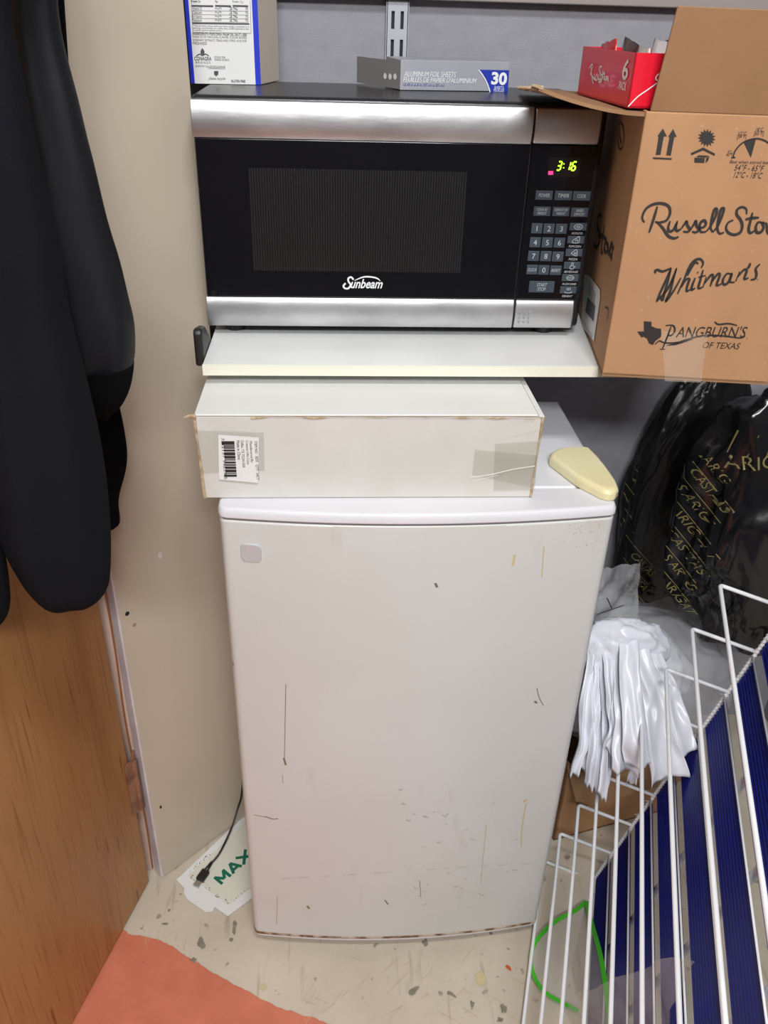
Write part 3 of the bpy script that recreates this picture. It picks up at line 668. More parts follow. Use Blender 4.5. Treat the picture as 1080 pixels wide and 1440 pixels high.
ink += [ftext4('Best when stored between', (885, 826), (1130, 832), .0030, .2), ftext4('54°F - 65°F', (908, 862), (1056, 868), .0058, .2), ftext4('12°C - 18°C', (905, 898), (1048, 904), .0058, .2),
        ftext4('12°C', (932, 684), (970, 684), .0034), ftext4('[54°F]', (922, 706), (968, 706), .0048), ftext4('18°C', (1020, 664), (1054, 664), .0034), ftext4('[65°F]', (1008, 690), (1056, 690), .0048), ftext4('4°C', (875, 776), (895, 776), .0030), ftext4('40°F', (868, 790), (898, 790), .0030),
        ftext4('25°C', (1085, 700), (1120, 700), .0036)]
for g_ in ink: place('print_mark', g_, m_ink, cb)
# side print: end of the candy name, label sheet, small marks
def zz3(x, y): return (680 + x / 4, 120 + y / 4)
ST = [[(662, 740), (655, 725), (643, 740), (640, 790), (652, 830), (655, 870), (640, 905), (625, 905), (622, 880)], [(680, 790), (668, 860), (662, 930), (670, 945)], [(645, 845), (668, 850), (690, 870)],
      [(688, 880), (678, 900), (680, 930), (690, 940), (698, 915), (688, 880)], [(698, 885), (702, 950), (712, 900)], [(708, 925), (722, 900), (716, 890), (708, 930), (712, 960), (720, 955)], [(726, 905), (716, 990)], [(722, 930), (732, 905)]]
for g in (strokes(ST, lp, zz3, .0045, Rb), strokes([ell2 for ell2 in [[(770 + 18 * math.cos(a), 285 + 75 * math.sin(a)) for a in [k * math.pi / 8 for k in range(17)]]]] + [[(768, 215), (762, 270), (775, 330)], [(683, 1248), (700, 1262), (692, 1325)]], lp, zz3, .0022, Rb)): place('side_print', g, m_ink, cb)
sl = place('shipping_label', G().add([lp(*zz3(*p), .001) for p in [(565, 1062), (592, 1068), (655, 1150), (655, 1200), (620, 1440), (550, 1350)]], [list(range(6))]), m_paper, cb)
g = strokes([[(600 + i * 6, 1100 + i * 14), (588 + i * 6, 1170 + i * 14)] for i in range(6)], lambda x, y: lp(x, y, .0014), zz3, .0030, Rb)
g = merge(g, G().add([lp(*zz3(*p), .0014) for p in [(585, 1190), (628, 1240), (618, 1330), (572, 1270)]], [(0, 1, 2, 3)]), strokes([[(560 + i * 7, 1310 + i * 13), (556 + i * 7, 1345 + i * 13)] for i in range(8)], lambda x, y: lp(x, y, .0014), zz3, .0028, Rb))
place('label_print', g, mat('grey_ink', rgb(90, 90, 92), .6), sl)

# ---------------------------------------------------------------- red candy carton
rd = thing('red_candy_carton', 'red open-top candy display carton marked 6 pack on the kraft carton flap', 'box', (.30, .17, 1.2436))
ra = at(882, 152, 2, 1.2436); rl = at(812, 132, 2, 1.2436); lb = (rl - ra).normalized(); rr_ = V((lb.y, -lb.x, 0)); RW, RD = .12, (rl - ra).length; RH = at(817, 65, 1, rl.y).z - rl.z
q = [ra, ra + rr_ * RW, ra + rr_ * RW + lb * RD, ra + lb * RD]
place('carton_tray', merge(G().prism([q[0], q[1], q[1] + lb * .0015, q[0] + lb * .0015], Z * RH), G().prism([q[1], q[2], q[2] - rr_ * .0015, q[1] - rr_ * .0015], Z * RH), G().prism([q[3], q[2], q[2] - lb * .0015, q[3] - lb * .0015], Z * RH), G().prism([q[0], q[3], q[3] + rr_ * .0015, q[0] + rr_ * .0015], Z * RH), G().prism(q, Z * .002)), m_red, rd)
def rp(px, py): return hit(px, py, ra - rr_ * .0006, rr_)
RSs = [[(175, 345), (188, 325), (192, 340), (180, 375)], [(183, 330), (190, 400), (196, 425)], [(182, 372), (200, 400), (215, 405)], [(200, 375), (205, 400), (214, 375), (218, 400)], [(224, 375), (220, 400), (228, 398), (234, 352), (230, 400), (238, 398), (244, 355), (242, 400)],
       [(240, 338), (228, 340), (228, 365), (240, 385), (236, 412), (222, 415)], [(250, 360), (248, 405)], [(244, 372), (256, 374)], [(255, 385), (252, 400), (260, 402), (260, 385)], [(263, 384), (266, 408), (270, 385), (272, 415)]]
g = strokes(RSs, rp, z4, .0016, rr_)
a = rp(*z4(338, 402)); b = rp(*z4(366, 408)); uu = (b - a).normalized()
g6 = text_g('6', a, uu, Z, width=(b - a).length, height=.0185, bold=.02, off=.0002); a = rp(*z4(324, 452)); b = rp(*z4(360, 458)); gp6 = text_g('PACK', a, uu, Z, width=(b - a).length, height=.0075, off=.0002, bold=.015)
place_each('white_print', (g, g6, gp6), m_white, rd)['label'] = 'white print reading PACK'
def rq(px, py): return hit(px, py, ra - lb * .0006, lb)
place('front_print', strokes([[(372, 540), (420, 490), (470, 455), (530, 412)], [(545, 370), (522, 378), (512, 400), (530, 412)]], rq, z4, .0011, lb), m_white, rd)
# candy packs standing in the tray
random.seed(5)
pk = [(.012, .135, rgb(190, 30, 36), .080, -.3), (.020, .118, rgb(60, 30, 28), .082, .3), (.030, .10, rgb(210, 206, 200), .076, .1), (.040, .075, rgb(226, 226, 230), .084, .15), (.050, .055, rgb(30, 48, 128), .086, -.1), (.062, .035, rgb(200, 160, 40), .080, .2), (.078, .030, rgb(200, 34, 46), .078, 0)]
names_ = ['red', 'dark brown', 'pale silver', 'white', 'blue', 'gold', 'plain red']
for i, (du, dv, c, h, tilt) in enumerate(pk):
    base = ra + rr_ * (du + .012) + lb * dv; m_ = mat('wrapper_%d' % i, c, .3, coat=.3, bump=.8, bump_scale=60)
    h = RH + (h - .076) * .8
    def fn(u, v, base=base, tilt=tilt, h=h, i=i):
        w = .046 * (1 - .1 * math.sin(v * 6)); s = 1 if u < .5 else -1; a = (u * 2 if u < .5 else (1 - u) * 2)
        bul = .006 * math.sin(math.pi * a) * math.sin(math.pi * min(.98, max(.02, v))) * s
        p = base + Z * (.003 + v * h + .006 * (a - .5) * tilt * 4) + lb * ((a - .5) * w) + rr_ * (bul + tilt * .02 * v)
        return p + V((0, 0, .002 * noise.noise(V((a * 9, v * 9, i * 2.)))))
    tag(place('candy_pack', G().grid(fn, 16, 12, True), m_, None, base, smooth_=True), '%s foil candy pack poking up from the red carton' % names_[i], 'candy', 'candy packs in the red carton')

# ---------------------------------------------------------------- foil box and cracker carton on the microwave
ZM = MZ1 + .0045
fb = thing('foil_sheet_box', 'flat grey aluminum foil sheet box with blue 30 corner on the microwave', 'box', (.12, .38, ZM))
f0 = V((.054, .330, ZM)); f1 = V((.193, .352, ZM)); fu = (f1 - f0).normalized(); fw = V((-fu.y, fu.x, 0)); FHt = .0335
place('carton_body', G().prism([f0, f1, f1 + fw * .085, f0 + fw * .085], Z * FHt), m_gray, fb, bevel=.0008)
place('end_flap', G().prism([f0 + Z * .001, V((.003, .415, ZM + .002)), V((.003, .4165, ZM + .002)), f0 + fw * .003 + Z * .001], Z * (FHt - .003)), m_grayd, fb)['label'] = 'darker open end flap'
def fo(px, py, off=.0005): return hit(px, py, f0 - fw * off, fw)
ze = lambda x, y: (480 + x / 2.5714, 40 + y / 2.5714)
bc = place('blue_corner', G().add([fo(*ze(*p)) for p in [(497, 149), (607, 151), (601, 243), (542, 240), (528, 205), (512, 175)]], [list(range(6))]), m_blue, fb)
def fot(t, p, q, h, sh=0, bold=0, off=.0008):
    a = fo(*ze(*p), off); b = fo(*ze(*q), off); return text_g(t, a, b - a, Z, width=(b - a).length, height=h, shear=sh, off=0, bold=bold)
place('white_print', merge(fot('30', (541, 203), (597, 206), .0145, bold=.04), fot('SHEETS', (553, 218), (587, 219), .003), fot('FEUILLES', (551, 228), (588, 229), .003),
      fot('ALUMINUM FOIL SHEETS', (228, 174), (414, 177), .0058, .2), fot('FEUILLES DE PAPIER D\'ALUMINIUM', (224, 194), (488, 199), .0058, .2), G().ribbon([fo(*ze(*p), .0009) for p in [(497, 150), (515, 175), (530, 205), (541, 240)]], .0014, fw)), m_white, fb)
place('blue_print', fot('10.75 in x 8 in (27 cm x 20 cm)', (224, 210), (372, 213), .0036, .2), m_blue, fb)
place_each('end_spot', ([G().add([p for p in disc(hit(480 + x / 2.5714, 40 + y / 2.5714, f0 - V((.051, -.085, 0)).normalized().cross(Z) * 0 + V((0, -.001, 0)), V((.085, .051, 0))), .0035, V((-.085, -.051, 0))).v], [list(range(14))]) for x, y in ((158, 172), (176, 174), (194, 174))]), m_paper, fb)
cr = thing('snack_carton', 'tall white and blue food carton with nutrition print on the left of the microwave', 'box', (-.155, .40, ZM))
c0, c1 = V((-.2055, .357, ZM)), V((-.119, .360, ZM)); cu_ = (c1 - c0).normalized(); cwv = V((.22, .975, 0)).normalized(); CH = .20
place('carton_body', G().prism([c0, c1, c1 + cwv * .085, c0 + cwv * .065], Z * CH), mat('carton_side', rgb(214, 202, 186), .6), cr, bevel=.0008)
cn = V((cu_.y, -cu_.x, 0))
def cp(x, y, off): return hit(255 + x / 8.308, y / 8.308, c0 + cn * off, cn)
place('blue_face', G().add([c0 + cn * .0004, c1 + cn * .0004, c1 + cn * .0004 + Z * CH, c0 + cn * .0004 + Z * CH], [(0, 1, 2, 3)]), m_cblue, cr)
# white field continues above the frame
pl, pr = cp(158, 975, .0008), cp(868, 988, .0008)
place('white_field', G().add([pl, pr, V((pr.x, pr.y, ZM + CH - .006)), V((pl.x, pl.y, ZM + CH - .006))], [(0, 1, 2, 3)]), m_paper, cr)
gs = []
def ct(t, x0, y0, x1, h, sh=0, bold=0):
    a = cp(x0, y0, .0012); b = cp(x1, y0 + (x1 - x0) * .02, .0012); gs.append(text_g(t, a, b - a, Z, width=(b - a).length, height=h, shear=sh, off=0, bold=bold))
for x0, x1 in ((118, 372), (395, 580), (600, 780)): gs.append(G().ribbon([cp(x0, 68, .0012), cp(x1, 72, .0012)], .0018, cn))
gs.append(G().ribbon([cp(132, 272, .0012), cp(795, 280, .0012)], .0014, cn))
gs.append(G().ribbon([cp(118, 10, .0012), cp(135, 378, .0012)], .0004, cn)); gs.append(G().ribbon([cp(135, 378, .0012), cp(815, 390, .0012)], .0004, cn)); gs.append(G().ribbon([cp(815, 390, .0012), cp(805, 10, .0012)], .0004, cn))
for i, w in enumerate(('Vitamin D', 'Calcium', 'Iron', 'Potassium')):
    y = 110 + i * 45; ct(w, 130, y + 6, 240, .0030); ct('0mcg 0%', 395, y + 6, 470, .0030); ct('2%', 560, y + 6, 660, .0030); ct('0%', 750, y + 6, 782, .0030); gs.append(G().ribbon([cp(125, y + 15, .0012), cp(785, y + 20, .0012)], .0003, cn))
ct('Protein 2g', 115, 35, 225, .0032, bold=.02); ct('3g', 395, 35, 425, .0030); ct('Protein 12 g', 600, 38, 720, .0030)
for i, t in enumerate(('*The % Daily Value tells you how much a nutrient in a', 'serving contributes to a daily diet. 2,000 calories a day', 'is used for general nutrition advice.')): ct(t, 140, 315 + i * 25, 790 if i < 2 else 470, .0022)
ct('INGREDIENTS: POPCORN, PALM OIL, SALT, LESS', 130, 412, 765, .0028, bold=.02)
ct('THAN 2% OF: NATURAL FLAVOR, COLOR ADDED', 130, 445, 765, .0028); ct('ROSEMARY EXTRACT, TBHQ AND CITRIC ACID FOR', 135, 485, 765, .0028); ct('FRESHNESS', 135, 520, 300, .0028)
ct('CONAGRA', 152, 705, 352, .0042, .1, .02); ct('B R A N D S', 170, 742, 340, .0026)
gs.append(G().add([cp(*p, .0012) for p in [(245, 560), (272, 600), (268, 630), (240, 640), (222, 615), (228, 585)]], [list(range(6))])); gs.append(G().ribbon([cp(175, 655, .0012), cp(215, 632, .0012), cp(245, 648, .0012), (cp(285, 632, .0012)), cp(320, 655, .0012)], .0012, cn))
ct('PO BOX 3768', 388, 682, 512, .0024); ct('OMAHA, NE 68103', 388, 712, 560, .0024); ct('QUESTIONS? CALL OR VISIT US ONLINE', 162, 785, 512, .0022); ct('CONAGRABRANDS.COM', 312, 806, 512, .0022)
ct('please recycle', 320, 940, 515, .0040, .2); ct('GLUTEN FREE', 582, 962, 748, .0030, bold=.03)
gs.append(G().add([cp(*p, .0012) for p in [(382, 830), (432, 830), (432, 870), (408, 892), (382, 870)]], [list(range(5))]))
place('front_print', merge(*gs), mat('dark_print', rgb(70, 70, 76), .6), cr)['label'] = 'small dark nutrition and ingredient print'

# ---------------------------------------------------------------- paper board, cord
pb = thing('trap_card', 'white card lettered MAX in green lying under the fridge edge by the wall', 'card', (-.24, .12, .003))
zq = lambda x, y: (x / 2.7, 1060 + y / 2.7)
PP = lambda l, z: [at(*zq(*p), 2, z) for p in l]
u1 = at(*zq(670, 480), 2, .003); 
outl = [(670, 480), (950, 215), (1060, 215), (1060, 470), (865, 618), (815, 583), (808, 600), (780, 602), (712, 555), (698, 530), (700, 512)]
# front edge hidden under the fridge: keep every point in front of / beside it
g = G(); g.prism(PP(outl, .0022), (0, 0, .0012)); place('card_sheet', g, m_paper, pb)
gl = place('glue_field', G().add(PP([(712, 462), (985, 215), (1060, 215), (1060, 430), (868, 575)], .0038), [list(range(5))]), mat('glue_surface', rgb(214, 214, 200), .2), pb)
a = at(*zq(838, 500), 2, .0042); b = at(*zq(965, 385), 2, .0042); u_ = (b - a).normalized(); n_ = Z.cross(u_)
c_ = at(*zq(812, 470), 2, .0042); hh = (c_ - a).dot(n_)
WL = (b - a).length
def L2(x, y): return a + u_ * (x * WL) + n_ * (y * hh)
g = G()
for st_ in ([(.05, 0), (.05, 1)], [(.05, .93), (.17, .25)], [(.17, .25), (.29, .93)], [(.29, 1), (.29, 0)], [(.38, 0), (.50, 1)], [(.50, 1), (.62, 0)], [(.43, .28), (.57, .28)], [(.68, 0), (.98, 1)], [(.68, 1), (.98, 0)]):
    g.ribbon([L2(*p) for p in st_], .0055, Z)
for i in range(len(g.v)): g.v[i].z += .00003 * (i // 4)
g = merge(g, text_g('TM', L2(1.03, .55), u_, n_, width=.011, height=hh * .4, off=.0002))
place('green_print', g, m_dgreen, pb)['label'] = 'dark green MAX lettering'
random.seed(2); g = G()
for k in range(46):
    e = random.choice([((712, 462), (868, 575)), ((868, 575), (1000, 470)), ((712, 462), (800, 385))]); t = random.random()
    x = e[0][0] + (e[1][0] - e[0][0]) * t + random.uniform(-8, 8); y = e[0][1] + (e[1][1] - e[0][1]) * t - random.uniform(0, 16)
    c = at(*zq(x, y), 2, .004); r = random.uniform(.0005, .0012); g.tube([c, c + Z * .0006], r, 6)
o = place('specks', g, m_stainline, pb); o['kind'] = 'stuff'
uc = thing('usb_cable', 'black cable with a metal usb plug lying on the white card', 'cable', at(*zq(770, 470), 2, .004))
pA = at(*zq(742, 500), 2, .010); pB = at(*zq(790, 432), 2, .010); du_ = (pB - pA).normalized(); ds = Z.cross(du_)
def bar(p, q, w, h): d_ = (q - p).normalized(); s_ = Z.cross(d_) * w / 2; return G().prism([p - s_, q - s_, q + s_, p + s_], Z * h)
place('plug_shell', bar(pA - Z * .0055, pA.lerp(pB, .32) - Z * .0055, .0115, .0045), m_steel, uc, bevel=.0006)
place('plug_grip', bar(pA.lerp(pB, .30) - Z * .0057, pA.lerp(pB, .85) - Z * .0057, .0150, .0085), m_usb, uc, bevel=.002)
place('strain_relief', G().tube([pA.lerp(pB, .8), pB + du_ * .012], [.0042, .0026], 10), m_usb, uc, smooth_=True)
w1 = [pB + du_ * .008, at(*zq(835, 375), 2, .018), at(*zq(880, 280), 2, .035), at(914, 170, 2, 0) * 0 + at(*zq(902, 210), 1, .165), at(*zq(918, 150), 1, .17), at(344, 1060, 1, .18) , at(352, 980, 1, .2)]
place('cord', G().tube(smooth(w1, 8), .0019, 8), m_usb, uc, smooth_=True)

# ---------------------------------------------------------------- coats
def garment(rows, y, depth, m_, name, parent, folds=7, amp=.06, seed=0, yb=None, n=48, bottom_round=.02):
    """rows: (left px, right px, row px) top to bottom, measured on the plane y; a closed sleeve with folds"""
    R_ = []
    for l, r, py in rows:
        a = at(l, py, 1, y); b = at(r, py, 1, y); R_.append((a, b))
    g = G(); rings = []
    for k, (a, b) in enumerate(R_):
        c = (a + b) / 2; ax = (b - a) / 2; d_ = min(depth, ax.length * .9)
        ring = []
        for i in range(n):
            th = 2 * math.pi * i / n; fo_ = 1 + amp * math.sin(folds * th + seed + c.z * 4) * (abs(math.sin(th)) ** 1.0) + amp * .8 * noise.noise(V((math.cos(th) * 1.5 + seed, math.sin(th) * 1.5, c.z * 7)))  * (abs(math.sin(th)))
            ring.append(c + ax * math.cos(th) + Y * (-math.sin(th) * d_ * fo_))
        rings.append(ring)
    # interpolate rings for smoothness
    sm = []
    cols_ = [smooth([r[i] for r in rings], 4) for i in range(n)]
    L = len(cols_[0])
    vs = [cols_[i][k] for k in range(L) for i in range(n)]; fs = []
    for k in range(L - 1):
        for i in range(n): fs.append((k * n + i, k * n + (i + 1) % n, (k + 1) * n + (i + 1) % n, (k + 1) * n + i))
    fs.append(tuple(range(n))); fs.append(tuple(range((L - 1) * n, L * n))[::-1])
    g.add(vs, fs)
    return place(name, g, m_, parent, smooth_=True)
ct1 = thing('dark_coat', 'navy wool coat hanging nearest the viewer at the far left, sleeve foremost', 'coat', (-.3, -.16, .75))
garment([(-100, 12, -420), (-95, 12, -200), (-90, 14, 0), (-85, 28, 92), (-85, 50, 205), (-75, 64, 272), (-65, 84, 361), (-50, 97, 445), (-42, 119, 532), (-30, 137, 611), (-18, 147, 670), (-8, 151, 705), (1, 154, 745), (14, 155, 777), (32, 154, 810), (44, 151, 826), (58, 143, 838), (75, 128, 846), (98, 110, 850.5)], -.15, .055, m_wool, 'sleeve', ct1, 5, .10, 1)
garment([(-170, -70, -420), (-165, -65, -150), (-155, -60, 100), (-140, -50, 400), (-125, -30, 650), (-105, 4, 780), (-100, 12, 835), (-92, 12, 858), (-80, 6, 872), (-60, -10, 884)], -.17, .05, m_wool, 'sleeve', ct1, 5, .10, 4)
ct2 = thing('satin_jacket', 'black satin bomber jacket hanging between the navy coat and the cream wall', 'jacket', (-.3, -.02, .95))
garment([(-30, 66, -420), (-20, 72, -200), (0, 79, -20), (5, 84, 35), (10, 92, 75), (20, 109, 140), (30, 122, 195), (38, 131, 230), (48, 150, 310), (62, 168, 370), (72, 180, 420), (80, 188, 455), (88, 189.5, 490), (96, 187, 512), (100, 183, 521)], -.03, .042, m_satin, 'sleeve', ct2, 4, .13, 2)
garment([(92, 188, 512), (98, 187, 524), (104, 183, 545), (112, 176, 562), (120, 168, 574), (132, 158, 582), (136, 152, 590)], -.03, .036, m_blk, 'cuff', ct2, 9, .03, 0)
ct3 = tag(garment([(20, 60, -420), (30, 80, -200), (50, 90, 0), (70, 110, 250), (95, 140, 450), (105, 160, 540), (110, 168, 575), (114, 175, 610), (116, 178.5, 640), (118, 176, 665), (120, 168, 695), (122, 166.5, 712), (126, 168.5, 733), (132, 164, 740), (140, 150, 748)], .055, .028, m_blk, 'black_sweater', None, 5, .06, 6), 'matte black garment hanging lowest behind the satin jacket against the wall edge', 'sweater')

# ---------------------------------------------------------------- wire rack with blue slats
C1 = V((.3425, .1351, .012)); U = V((.0193, -.0067, .0806)); D = V((.3093, .9509, -.0097)); Aa = V((.0879, -.0283, -.0209)); LEN = .60
rk = thing('wire_rack', 'white wire rack with blue ribbed slats standing on its side at lower right', 'rack', (.36, -.1, 0))
def rounded(pts, r=.006):
    out = [V(pts[0])]
    for i in range(1, len(pts) - 1):
        p = V(pts[i]); a = (V(pts[i - 1]) - p).normalized(); b = (V(pts[i + 1]) - p).normalized()
        for t in (0, .25, .5, .75, 1): out.append((p + a * r) * (1 - t) ** 2 + p * 2 * t * (1 - t) + (p + b * r) * t ** 2)
    return out + [V(pts[-1])]
for k in range(9):
    c = C1 + U * k
    ln = LEN if k else .5
    place('rack_wire', G().tube(rounded([c - D * ln + Aa * .98, c - D * ln, c, c + Aa]), .0029, 10), m_wire, rk, smooth_=True)
    place('inner_wire', G().tube([c + Aa + U * -.10 - Aa * .02, c + Aa + U * -.10 - D * (ln)], .0015, 8), m_wire, rk, smooth_=True)
for e, s0 in ((0, 0), (1, LEN)):
    a = C1 + Aa - D * s0; N = 200
    g = G(); pts = [a + U * (-.15 + 9.2 * i / N) for i in range(N + 1)]
    g.tube(pts, .0026, 8); place('frame_rail', g, m_wire, rk, smooth_=True)
# twisted binding along the rail
random.seed(9)
for s0 in (0,):
    a = C1 + Aa; g = G(); nw = U.normalized(); e1 = D.normalized(); e2 = nw.cross(e1)
    pts = [a + U * (8.4 * i / 700) + (e1 * math.cos(i * .9) + e2 * math.sin(i * .9)) * .0030 for i in range(701)]
    g.tube(pts, .0009, 5)
    for i in range(60):
        b = a + U * random.uniform(0, 8.4); q = (e1 * random.uniform(-1, .3) - e2 * random.uniform(-1, 1) - U.normalized() * .4).normalized(); g.tube([b, b + q * random.uniform(.005, .010)], [.0008, .0003], 4)
    o = place('frayed_binding', g, m_strip, rk); o['kind'] = 'stuff'; o['label'] = 'frayed white binding wound round the back rail'
for s0 in (.162, .304, .447):
    a = C1 + Aa - D * s0 + e2 * 0
    nn = U.cross(D).normalized()
    if nn.dot(Aa) < 0: nn = -nn
    place('support_tube', G().tube([a + U * -.1 + nn * .012, a + U * 9 + nn * .012], .0052, 12), m_tube, rk, smooth_=True)
nn = U.cross(D).normalized()
if nn.dot(Aa) < 0: nn = -nn
for k in range(9):
    base = C1 + Aa + U * (k + .06)
    NR = 9
    prof = []
    for i in range(NR * 4 + 1):
        t = i / (NR * 4); prof.append((t * .76, .0013 * math.cos(2 * math.pi * t * NR)))
    def sfn(u, v, base=base, k=k):
        i = u * NR * 4; t, h = prof[int(round(i))]
        # the top end is cut square to the wires
        return base + U * t - D * (.004 + v * (LEN - .01)) + nn * (h + .003)
    if k > 0 or True:
        place('slat', G().grid(sfn, NR * 4, 2), m_slat, rk, thick=.0016)

# clear zip bag with green edge, lying on the floor between wires
zb_ = thing('zip_bag', 'clear plastic zip bag with a bright green edge on the floor inside the rack', 'bag', (.33, -.07, .0))
zt_ = lambda x, y: (720 + x / 3, 1100 + y / 3)
a1 = C1 + Aa * .5
def mid(px, py, t=.5): return hit(px, py, C1 + Aa * t, U.cross(D))
loop = [(312, 503), (270, 540), (180, 590), (110, 660), (82, 720), (84, 790), (110, 850), (150, 895), (210, 930), (280, 965)]
lp_ = [at(*zt_(*p), 2, .012) for p in loop]
def band_g(pts, w=.005):
    pts = smooth(pts, 6); g = G()
    for i in range(len(pts) - 1): pass
    vs = []; fs = []
    for i, p in enumerate(pts):
        t = (pts[min(i + 1, len(pts) - 1)] - pts[max(i - 1, 0)]).normalized(); s = t.cross(Z).normalized() * w / 2
        vs += [p - s, p + s, p + s + Z * .001, p - s + Z * .001]
        if i:
            o = 4 * i
            for a in range(4): fs.append((o - 4 + a, o - 4 + (a + 1) % 4, o + (a + 1) % 4, o + a))
    return g.add(vs, fs)
arm2 = [mid(*zt_(*p), .84) for p in [(312, 503), (340, 610), (370, 720), (395, 860), (410, 980), (418, 1100)]]; lp_[0] = V(arm2[0])
place('zip_edge', merge(band_g(lp_, .0062), band_g(arm2, .0075)), m_green, zb_)
body_ = lp_ + [at(*zt_(*p), 2, .012) for p in [(330, 1060)]] + arm2[::-1][:-1]
g = G(); cN = sum(body_, V()) / len(body_); bp_ = [V(p) - V((0, 0, .001)) for p in body_]
g.add([V(cN)] + bp_, [(0, 1 + i, 1 + (i + 1) % len(bp_)) for i in range(len(bp_))])
place('film', g, m_clear2, zb_)
# larger clear sleeve leaning in the channel of the rack
g = G(); pA_, pB_, pC_, pD_ = mid(800, 1402), mid(945, 1345), mid(972, 1350), mid(980, 1500)
bl = V(pA_); bl.z = .004
def clr(u, v):
    top_ = pA_.lerp(pB_, u / .85) if u < .85 else pB_.lerp(pC_, (u - .85) / .15)
    bot = V((top_.x, top_.y, max(.02, top_.z - .22)))
    p = top_.lerp(bot, v); return p + Aa.normalized() * (.006 * noise.noise(p * 22) + .003 * noise.noise(p * 60))
g.grid(clr, 40, 24)
tag(place('plastic_sleeve', g, m_clear2, None, V((pB_.x, pB_.y, .02)), smooth_=True), 'large crinkled clear plastic sleeve propped inside the wire rack', 'plastic bag')

# ---------------------------------------------------------------- bags and small carton behind the rack
def crumple(c, r, seed, sub=5, amp=.12, ridge=.10, sq=1.0, planes=70, facet=.16):
    """closed film bag: flat facets meeting in sharp creases, with finer wrinkles"""
    bm = bmesh.new(); bmesh.ops.create_icosphere(bm, subdivisions=sub, radius=1)
    rnd = random.Random(int(seed * 10)); PL = []
    for i in range(planes):
        z = 1 - 2 * (i + .5) / planes; a = i * 2.39996 + rnd.uniform(-.5, .5); q = math.sqrt(1 - z * z)
        PL.append((V((q * math.cos(a), q * math.sin(a), z)).normalized(), rnd.uniform(1 - facet, 1)))
    g = G()
    for v in bm.verts:
        d_ = v.co.normalized(); k = 1.15
        wd = (d_ + V((noise.noise(d_ * 3 + V((seed, 0, 0))), noise.noise(d_ * 3 + V((0, seed, 0))), noise.noise(d_ * 3 + V((0, 0, seed))))) * .22).normalized()
        for n_, o_ in PL:
            t = wd.dot(n_)
            if t > .5: k = min(k, o_ / t)
        k += amp * noise.noise(d_ * 1.6 + V((seed, 0, 0)))
        msk = max(.12, min(1, noise.noise(d_ * 2.4 + V((0, seed, 7))) * 3 + .35))
        for f_, a_ in ((5, ridge * .5), (11, ridge * .28), (22, ridge * .12)):
            q_ = V((d_.x * f_, d_.y * f_, d_.z * f_ * .6)) + V((seed * 2, seed, 3)); w_ = noise.noise(q_ * .5)
            k -= a_ * msk * (abs(noise.noise(q_ + V((w_, w_, 0)) * 1.5)) * 1.5 - .3)
        p = d_; e = V((math.copysign(abs(p.x) ** sq, p.x), math.copysign(abs(p.y) ** sq, p.y), math.copysign(abs(p.z) ** sq, p.z)))
        g.v.append(V(c) + V((e.x * r[0] * k, e.y * r[1] * k, e.z * r[2] * k)))
    g.f = [[v.index for v in f.verts] for f in bm.faces]; bm.free(); return g
def clampx(xmin, zmin=None):
    def f(g):
        for p in g.v:
            if p.x < xmin: p.x = xmin + (p.x - xmin) * .05
            if p.y > YW - .006: p.y = YW - .006 - (p.y - YW) * .02
            if zmin is not None and p.z < zmin: p.z = zmin + (p.z - zmin) * .06
        return g
    return f
# small kraft carton on the floor
kc = thing('small_kraft_carton', 'small open brown carton on the floor between fridge and wire rack', 'box', (.47, .3, 0))
k0, k1 = V((.375, .185, .001)), V((.62, .25, .001)); ku = (k1 - k0).normalized(); kw = V((-ku.y, ku.x, 0)); KD, KH = .19, .20
kq = [k0, k1, k1 + kw * KD, k0 + kw * KD]
place('carton_back', G().prism([kq[3], kq[2], kq[2] - kw * .004, kq[3] - kw * .004], Z * KH), m_cardin_shade, kc)
place('carton_side', G().prism([kq[0], kq[3], kq[3] + ku * .004, kq[0] + ku * .004], Z * KH), m_card, kc)
place('carton_side', G().prism([kq[1], kq[2], kq[2] - ku * .004, kq[1] - ku * .004], Z * KH), m_card, kc)
place('carton_base', G().prism(kq, Z * .004), m_cardin_shade, kc)
place('carton_front', G().prism([kq[0], kq[1], kq[1] + kw * .004, kq[0] + kw * .004], Z * (KH - .01)), m_card, kc)
place('front_flap', G().prism([kq[0] + Z * (KH - .01), kq[1] + Z * (KH - .01), kq[1] + Z * (KH - .055) - kw * .05, kq[0] + Z * (KH - .055) - kw * .05], kw * .003), m_cardin_shade, kc)
wbn = thing('white_bag_bundle', 'bundle of white plastic shopping bags with handles drooping over the wire rack', 'plastic bags', (.45, .25, .21))
wfill = crumple((.455, .255, .33), (.135, .10, .105), 5.1, 5, .08, .10, .9); clampx(.314, .214)(wfill)
place('folded_bags', wfill, m_wbag, wbn, smooth_=True)
cl = crumple((.50, .262, .335), (.17, .112, .118), 3.3, 5, .1, .1, .85); clampx(.309, .208)(cl)
place('outer_film', cl, m_clear, wbn, smooth_=True)['label'] = 'clear outer film'
kn_ = at(885, 925, 1, .16); knot = crumple((kn_.x, .182, kn_.z + .004), (.074, .034, .052), 8.2, 5, .06, .14, .9, 26, .2); clampx(.318)(knot)
place('gathered_knot', knot, m_wbag, wbn, smooth_=True)
